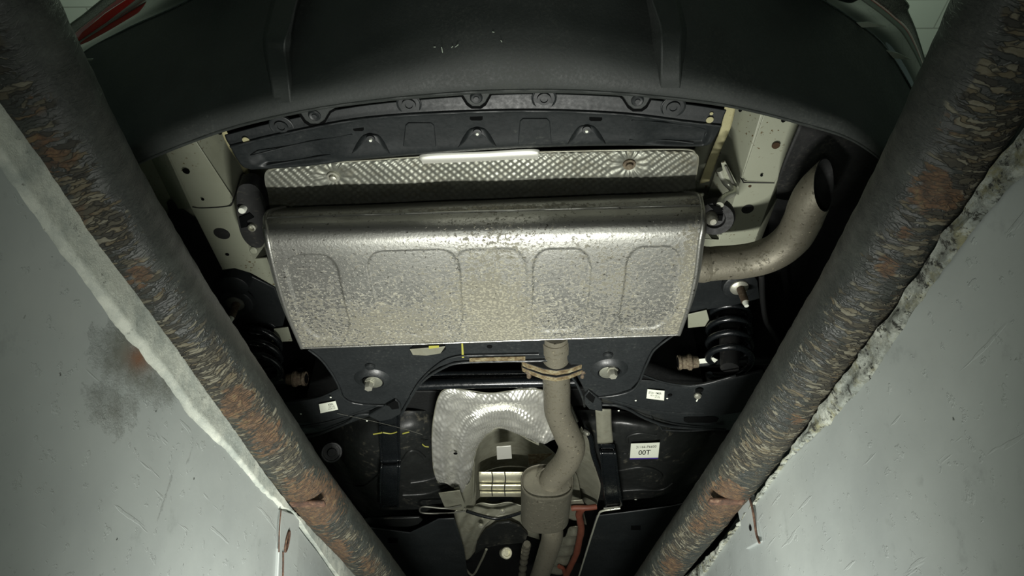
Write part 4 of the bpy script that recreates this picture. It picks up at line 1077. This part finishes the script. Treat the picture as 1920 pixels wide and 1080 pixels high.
# ---- fuel tank
def tdisp(seed):
    def f(u, v, p):
        return V((0, 0, .006*nz(p.x*9, p.y*9, seed)+.003*nz(p.x*24, p.y*24, seed)))
    return f
tankR = loft('fuel_tank', [[(1080, 770, 0.455), (1160, 770, 0.435), (1240, 780, 0.435), (1290, 790, 0.475), (1400, 800, 0.535)],
                 [(1095, 800, 0.405), (1160, 798, 0.380), (1230, 802, 0.380), (1282, 810, 0.415), (1400, 820, 0.495)],
                 [(1110, 850, 0.385), (1160, 850, 0.365), (1230, 850, 0.365), (1278, 855, 0.385), (1380, 860, 0.475)],
                 [(1118, 900, 0.385), (1160, 900, 0.365), (1230, 905, 0.365), (1268, 905, 0.385), (1350, 905, 0.475)],
                 [(1125, 950, 0.405), (1160, 952, 0.385), (1230, 950, 0.385), (1260, 945, 0.415), (1340, 940, 0.495)]], 90, 80, m_tank, car, .004, tdisp(4))
part(tankR, 'black fuel tank half with white 00T sticker')
tankL = loft('fuel_tank', [[(560, 800, 0.535), (640, 790, 0.475), (700, 780, 0.435), (770, 770, 0.435), (830, 770, 0.475)],
                 [(590, 840, 0.495), (650, 835, 0.415), (700, 820, 0.385), (770, 810, 0.385), (830, 800, 0.435)],
                 [(610, 880, 0.475), (660, 880, 0.395), (710, 870, 0.370), (770, 862, 0.370), (835, 850, 0.415)],
                 [(640, 920, 0.475), (680, 920, 0.395), (720, 915, 0.370), (780, 908, 0.370), (850, 905, 0.395)],
                 [(670, 965, 0.495), (700, 968, 0.415), (730, 966, 0.390), (800, 962, 0.390), (870, 955, 0.415)]], 90, 80, m_tank, car, .004, tdisp(9))
part(tankL, 'black fuel tank half crossed by a glossy strap')
TGR = [(v.co.copy(), proj(v.co)) for o in (tankR, tankL) for v in o.data.vertices]
def tz(px, py): return min(TGR, key=lambda t: (t[1][0]-px)**2+(t[1][1]-py)**2)[0].z
zq = min(tz(1184, 835), tz(1236, 832), tz(1232, 858), tz(1181, 860))-.006
st, c, ux, uy, W, H = sticker([(1183, 832), (1237, 830), (1234, 859), (1181, 860)], zq, tankR)
text('00T', c-uy*H*.12, ux, uy, H*.44, tankR, bold=.012, name='printed_lettering')
text('31166-P6600', c+uy*H*.26+ux*W*.04, ux, uy, H*.22, tankR)
plate('violet_edge', [(1181, 859), (1234, 858), (1234, 860.5), (1181, 861.5)], zq-.0002, .0006, m_purple, tankR, 0)
# recess and dirt ridges of the tank
for pts in ([(1160, 882), (1200, 876), (1230, 882), (1240, 892), (1230, 902)], [(1168, 920), (1200, 918), (1240, 918), (1262, 905)], [(1176, 830), (1178, 818), (1200, 812), (1230, 816)]):
    tube('tank_ridge', [(x, y, tz(x, y)-.001) for x, y in pts], .005, m_tank, tankR, n=24, seg=10)
for pts in ([(770, 905), (800, 900), (826, 890), (836, 876)], [(745, 876), (756, 862), (768, 846), (782, 846), (796, 858)], [(650, 905), (680, 912), (700, 900), (712, 890)], [(755, 928), (800, 925), (840, 910)]):
    tube('tank_ridge', [(x, y, tz(x, y)-.001) for x, y in pts], .006, m_tank, tankL, n=24, seg=10)
lathe('tank_plug', PZ(1172, 852, tz(1172, 852)-.001), (0, 0, -1), [(0, .009), (.003, .008), (.003, .006)], m_tank, tankR, seg=20)
lathe('white_paint_dot', PZ(1192, 937, tz(1192, 937)-.002), (0, 0, -1), [(0, .005), (.002, .003)], m_white, tankR, seg=14)
# straps
def strap(rowsL, rowsR, zs, label, edge):
    o = loft('tank_strap', [[(a[0], a[1], z), ((a[0]+b[0])/2, (a[1]+b[1])/2, z), (b[0], b[1], z)] for a, b, z in zip(rowsL, rowsR, zs)], 6, 60, m_gloss, car, .003)
    part(o, label)
    for rr_ in (rowsL, rowsR): tube('strap_edge', [(a[0], a[1], z-.001) for a, z in zip(rr_, zs)], .0036, m_gloss, o, n=40, seg=8)
    return o
strap([(712, 770), (713, 820), (715, 862), (715, 878), (714, 905), (714, 952)], [(748, 762), (748, 820), (750, 860), (749, 876), (748, 903), (746, 950)], [.375, .362, .352, .324, .318, .345], 'glossy black tank strap on the left', 1)
strap([(1124, 834), (1125, 841), (1127, 856), (1131, 905), (1136, 950)], [(1150, 834), (1151, 841), (1154, 856), (1160, 905), (1166, 947)], [.350, .347, .321, .316, .338], 'glossy black tank strap on the right', 1)
part(loft('strap_bracket', [[(1116, 768, .33), (1128, 768, .325), (1146, 768, .33)], [(1118, 800, .33), (1130, 800, .322), (1147, 800, .33)], [(1120, 832, .326), (1134, 832, .320), (1150, 830, .326)]], 10, 16, m_alu, car, .004), 'dull grey bracket above the right tank strap')
# pale outline at tank strap foot
tube('strap_foot', [(1132, 953, .335), (1150, 951, .335), (1164, 948, .334), (1163, 930, .33)], .003, m_rim, car, n=16, seg=8)
tube('yellow_mark', [(700, 814, .33), (712, 812, .33), (716, 811, .33)], .0022, m_yellow, car, n=4, seg=8)
tube('yellow_mark', [(718, 811, .33), (732, 813, .33), (744, 810, .33)], .0018, m_yellow, car, n=8, seg=8)
tube('yellow_mark', [(755, 813, .334), (762, 811, .334), (767, 810, .334)], .0022, m_yellow, car, n=4, seg=8)
tube('yellow_mark', [(792, 833, .36), (797, 837, .36), (804, 838, .36)], .0018, m_yellow, car, n=6, seg=8)
tube('thin_wire', [(632, 775, .28), (700, 790, .30), (760, 805, .33), (792, 815, .34)], .0007, m_rim, car, n=20, seg=6)
# round joint left
lj = lathe('arm_joint', PZ(622, 848, .34), (.3, -.7, -.5), [(-.02, .03), (0, .032), (.004, .030), (.004, .025), (.001, .024), (.001, .014), (.008, .012)], m_frame, car, seg=30)
# sealing flanges under the tank
part(plate('floor_crossmember', [(682, 976), (690, 974), (786, 971), (792, 976), (784, 984), (765, 988), (690, 988)], .33, .008, m_tank, car, .002), 'black crossmember end in front of the left tank half')
# ---- under-floor panels at the front
fpL = plate('floor_panel', [(690, 990), (768, 1000), (800, 985), (822, 974), (852, 973), (870, 1030), (880, 1100), (700, 1100), (680, 1040)], .30, .006, m_panel, car, .003)
part(fpL, 'black floor panel at the bottom left')
plate('slot_hole', [(727, 1010), (746, 1010), (746, 1018), (727, 1018)], .2985, .001, m_void, fpL, 0)
fpR = plate('floor_panel', [(1118, 968), (1170, 962), (1260, 950), (1320, 935), (1300, 1000), (1240, 1100), (1080, 1100), (1096, 1040)], .30, .006, m_panel, car, .003)
part(fpR, 'black floor panel at the bottom right')
plate('slot_hole', [(1183, 986), (1201, 986), (1201, 994), (1183, 994)], .2985, .001, m_void, fpR, 0)
part(tube('panel_rod', [(1163, 953, .30), (1130, 958, .298), (1122, 966, .298), (1112, 995, .298), (1098, 1040, .298), (1084, 1085, .298)], .0036, m_chrome, car, n=50, seg=8), 'thin pale edge rod beside the right floor panel')
# ---- tunnel heat shield (embossed, in front of the subframe)
TSO = [  # columns from outer edge (left) through crown to right; rows outside -> inside opening
 [(822, 905), (813, 880), (810, 830), (812, 790), (822, 745), (838, 729), (870, 731), (920, 737), (970, 731), (1015, 731), (1060, 745), (1084, 790)],
 [(838, 910), (832, 880), (830, 835), (832, 800), (842, 762), (858, 748), (885, 748), (925, 752), (970, 748), (1005, 752), (1040, 775), (1062, 810)],
 [(850, 914), (846, 885), (848, 840), (852, 812), (862, 785), (876, 770), (900, 764), (930, 764), (968, 764), (996, 772), (1022, 796), (1040, 820)],
 [(864, 922), (862, 890), (866, 850), (872, 825), (882, 803), (895, 788), (912, 780), (935, 777), (962, 778), (985, 790), (1006, 810), (1022, 828)],
 [(876, 930), (876, 895), (882, 855), (888, 835), (896, 818), (908, 806), (920, 800), (936, 797), (958, 800), (978, 810), (995, 822), (1012, 832)],
 [(884, 935), (886, 900), (889, 860), (894, 842), (902, 826), (912, 814), (924, 806), (938, 802), (956, 805), (974, 814), (990, 824), (1010, 834)]]
TSZ = [.375, .368, .385, .372, .388, .41]
def tsd(u, v, p):
    a = sin(u*2*pi*46)*sin(v*2*pi*7)*.0017*sst(0, .05, v); b = 0
    return V((0, 0, a+b+.010*nz(p.x*12, p.y*12, 5)+.006*nz(p.x*30, p.y*30, 7)))
m_foil3 = dusty('bright_crinkled_aluminium', (220, 220, 212), (150, 148, 134), .30, .7, amt=(.55, .8), sc1=60, bump=.0004)
ts = loft('tunnel_heat_shield', [[(x, y, z) for x, y in r] for r, z in zip(TSO, TSZ)], 560, 110, m_foil3, car, 0, tsd, ang=80)
part(ts, 'crumpled bright silver tunnel heat shield')
tube('shield_edge', [(x, y, .374) for x, y in TSO[0]], .0016, m_alu, ts, n=90, seg=6)
tube('shield_edge', [(x, y, .408) for x, y in TSO[5]], .0022, m_alu, ts, n=90, seg=6)
lathe('shield_hole', PZ(854, 850, .372), (0, 0, -1), [(0, .0065), (.0015, .0065)], m_void, ts, seg=18)
part(loft('shield_skirt', [[(850, 916, .375), (862, 925, .37), (866, 945, .36), (876, 962, .35)], [(880, 905, .39), (882, 920, .385), (884, 940, .38), (886, 955, .37)], [(890, 850, .42), (892, 890, .42), (894, 915, .41), (892, 945, .39)]], 24, 20, m_alu, ts, .001), 'plain lower skirt of the shield')
part(loft('tunnel_side_shield', [[(1090, 800, .40), (1112, 838, .39), (1118, 880, .38), (1126, 912, .37), (1118, 950, .36)], [(1076, 820, .41), (1090, 850, .41), (1094, 890, .41), (1104, 915, .40), (1112, 953, .38)], [(1066, 850, .44), (1070, 870, .44), (1076, 900, .44), (1085, 930, .43), (1098, 945, .41)]], 30, 14, m_alu, car, .0015), 'dull folded shield beside the resonator')
# ---- tunnel interior
def tun(u, v, p): return V((0, 0, .006*sin(v*2*pi*2.5)*sst(.2, .5, u)*(1-sst(.5, .8, u))))
part(loft('transmission_tunnel', [
    [(890, 860, .42), (900, 828, .46), (930, 806, .50), (975, 812, .50), (1020, 835, .47), (1050, 860, .43)],
    [(888, 900, .40), (905, 880, .46), (940, 872, .50), (980, 872, .50), (1030, 880, .46), (1080, 890, .42)],
    [(885, 940, .38), (905, 925, .45), (940, 922, .48), (985, 922, .48), (1040, 930, .44), (1090, 940, .40)],
    [(870, 985, .36), (900, 965, .42), (945, 958, .46), (985, 958, .46), (1040, 965, .42), (1100, 985, .38)]], 60, 50, m_alu, car, .003), 'dull metal lining of the exhaust tunnel')
part(plate('painted_glint', [(931, 838), (958, 836), (960, 860), (932, 862)], .40, .002, m_polish_glint, car, .002), 'small bright rectangular patch in the tunnel')  # bright reflection put in as a pale plate
plate('gauze_patch', [(990, 852), (1036, 851), (1012, 868), (992, 872)], .40, .002, m_rustflange, car, .001)
# stepped bright flex cover: three corrugations with two clips
fc = None
for k, (y0, y1) in enumerate(((885, 905), (906, 919), (920, 932))):
    o = loft('corrugation', [[(898+k, y0, .392), (940, y0, .392), (984-k, y0, .392)], [(898+k, (y0+y1)/2, .382), (940, (y0+y1)/2, .382), (984-k, (y0+y1)/2, .382)], [(898+k, y1, .392), (940, y1, .392), (984-k, y1, .392)]], 16, 12, m_brite, car if fc is None else fc, .002)
    if fc is None:
        fc = o; o.name = 'corrugated_cover'; part(o, 'bright corrugated metal cover in the tunnel')
for x in (922, 946):
    tube('clip_wire', [(x, 886, .379), (x+2, 900, .378), (x, 915, .378), (x+1, 930, .379)], .0018, m_frame, fc, n=16, seg=6)
for y in (906, 920):
    tube('cover_groove', [(899, y, .385), (940, y+1, .384), (984, y, .385)], .0012, m_void, fc, n=12, seg=6)
plate('tunnel_slot', [(912, 937), (925, 932), (950, 932), (966, 936), (950, 941), (925, 941)], .39, .003, m_void, car, .001)
# front pressed floor section
def fdisp(u, v, p): return V((0, 0, .005*sin((u*1.0+v*.8)*2*pi*3)*(1-sst(.6, 1, u))))
ff = loft('tunnel_crossmember', [
    [(850, 962, .36), (880, 950, .38), (915, 944, .40), (960, 944, .40), (1000, 955, .38)],
    [(856, 990, .34), (885, 975, .36), (915, 965, .38), (955, 962, .38), (1005, 985, .36)],
    [(862, 1020, .33), (888, 1005, .34), (912, 985, .35), (940, 978, .36), (1010, 1000, .35)],
    [(868, 1052, .33), (888, 1040, .34), (905, 1012, .35), (930, 990, .36), (1012, 1012, .35)]], 70, 50, m_alu, car, .003, fdisp)
part(ff, 'ribbed dull metal floor section ahead of the tunnel')
plate('arch_cover', [(890, 1040), (895, 1015), (910, 995), (930, 983), (955, 980), (975, 988), (990, 1003), (985, 1018), (940, 1022), (910, 1028)], .335, .01, m_tank, car, .003)
tube('arch_cover_flange', [(868, 1060, .32), (886, 1078, .32), (902, 1052, .32), (912, 1030, .32)], .005, m_alu, ff, n=24, seg=10)
tube('hanger_strap', [(875, 958, .335), (900, 966, .33), (930, 972, .325), (955, 968, .325), (980, 960, .33)], .006, m_gloss, car, n=30, seg=10)
lathe('tunnel_bolt', PZ(942, 958, .325), (0, -.5, -1), [(0, .010), (.003, .010), (.003, .006), (.008, .006)], m_bolt, ff, seg=14)
lathe('tunnel_bolt', PZ(902, 985, .335), (0, -.5, -1), [(0, .010), (.003, .010), (.003, .005), (.007, .005)], m_bolt, ff, seg=14)
part(lathe('chrome_coupling', PZ(950, 1037, .33), (.3, -.8, -.3), [(-.03, .022), (0, .024), (.004, .021), (.004, .014), (-.004, .012)], m_brite, car, seg=24), 'bright round coupling near the bottom')
bl = tube('bellows_hose', [(988, 1020, .32), (983, 1045, .32), (978, 1085, .32)], [.014, .014], m_res, car, n=60, seg=18, disp=lambda t, a: .004*sin(t*2*pi*7)); part(bl, 'small ribbed metal bellows hose')
plate('left_mount_plate', [(822, 925), (862, 920), (872, 948), (868, 958), (835, 955)], .34, .004, m_alu, car, .002)
tube('mount_loop', [(872, 958, .335), (840, 962, .335), (795, 962, .335), (787, 956, .335), (795, 950, .335), (835, 953, .335), (865, 948, .335)], .003, m_rim, car, n=40, seg=8)
plate('right_mount_plate', [(1068, 940), (1092, 938), (1096, 946), (1070, 948)], .345, .005, m_alu, car, .002)
# gearbox-like casting right of the front pipe
part(loft('ribbed_casting', [[(1068, 990, .36), (1080, 988, .35), (1092, 990, .36)], [(1050, 1020, .36), (1068, 1018, .345), (1082, 1016, .36)], [(1036, 1050, .36), (1056, 1050, .345), (1074, 1046, .36)], [(1030, 1075, .36), (1050, 1078, .35), (1066, 1070, .36)]], 12, 40, m_alu, car, .004, lambda u, v, p: V((0, 0, .006*sin(v*2*pi*5)))), 'ribbed grey casting right of the front pipe')
# orange cable
oc = tube('orange_cable', [(1092, 953, .335), (1086, 965, .335), (1090, 990, .335), (1086, 1015, .335), (1080, 1040, .33), (1068, 1065, .33), (1055, 1095, .33)], .013, m_orange, car, n=50, seg=16, disp=lambda t, a: .002*nz(t*14, cos(a), sin(a))); part(oc, 'dusty orange-red high voltage cable')
tube('cable_branch', [(1072, 953, .33), (1080, 952, .33), (1100, 952, .33), (1118, 950, .335)], .010, m_orange, oc, n=16, seg=12)
tube('cable_branch', [(1048, 1062, .33), (1056, 1066, .33), (1060, 1080, .33)], .009, m_orange, oc, n=10, seg=12)
# heat shield gap / spare dark plates between big parts so nothing bare shows
plate('under_seat_pan', [(600, 640), (1300, 620), (1330, 780), (1290, 960), (640, 980), (560, 800)], .56, .01, m_dark, car, .002)
# small fuel line parts right of the exhaust pipe
tube('fuel_line', [(1098, 806, .36), (1108, 824, .36), (1112, 850, .36), (1122, 880, .36), (1130, 905, .36)], .008, m_gloss, car, n=30, seg=12)
lathe('line_clip', PZ(1100, 812, .35), (.6, -.4, -.6), [(-.01, .009), (.004, .008), (.008, .005)], m_bolt, car, seg=14)
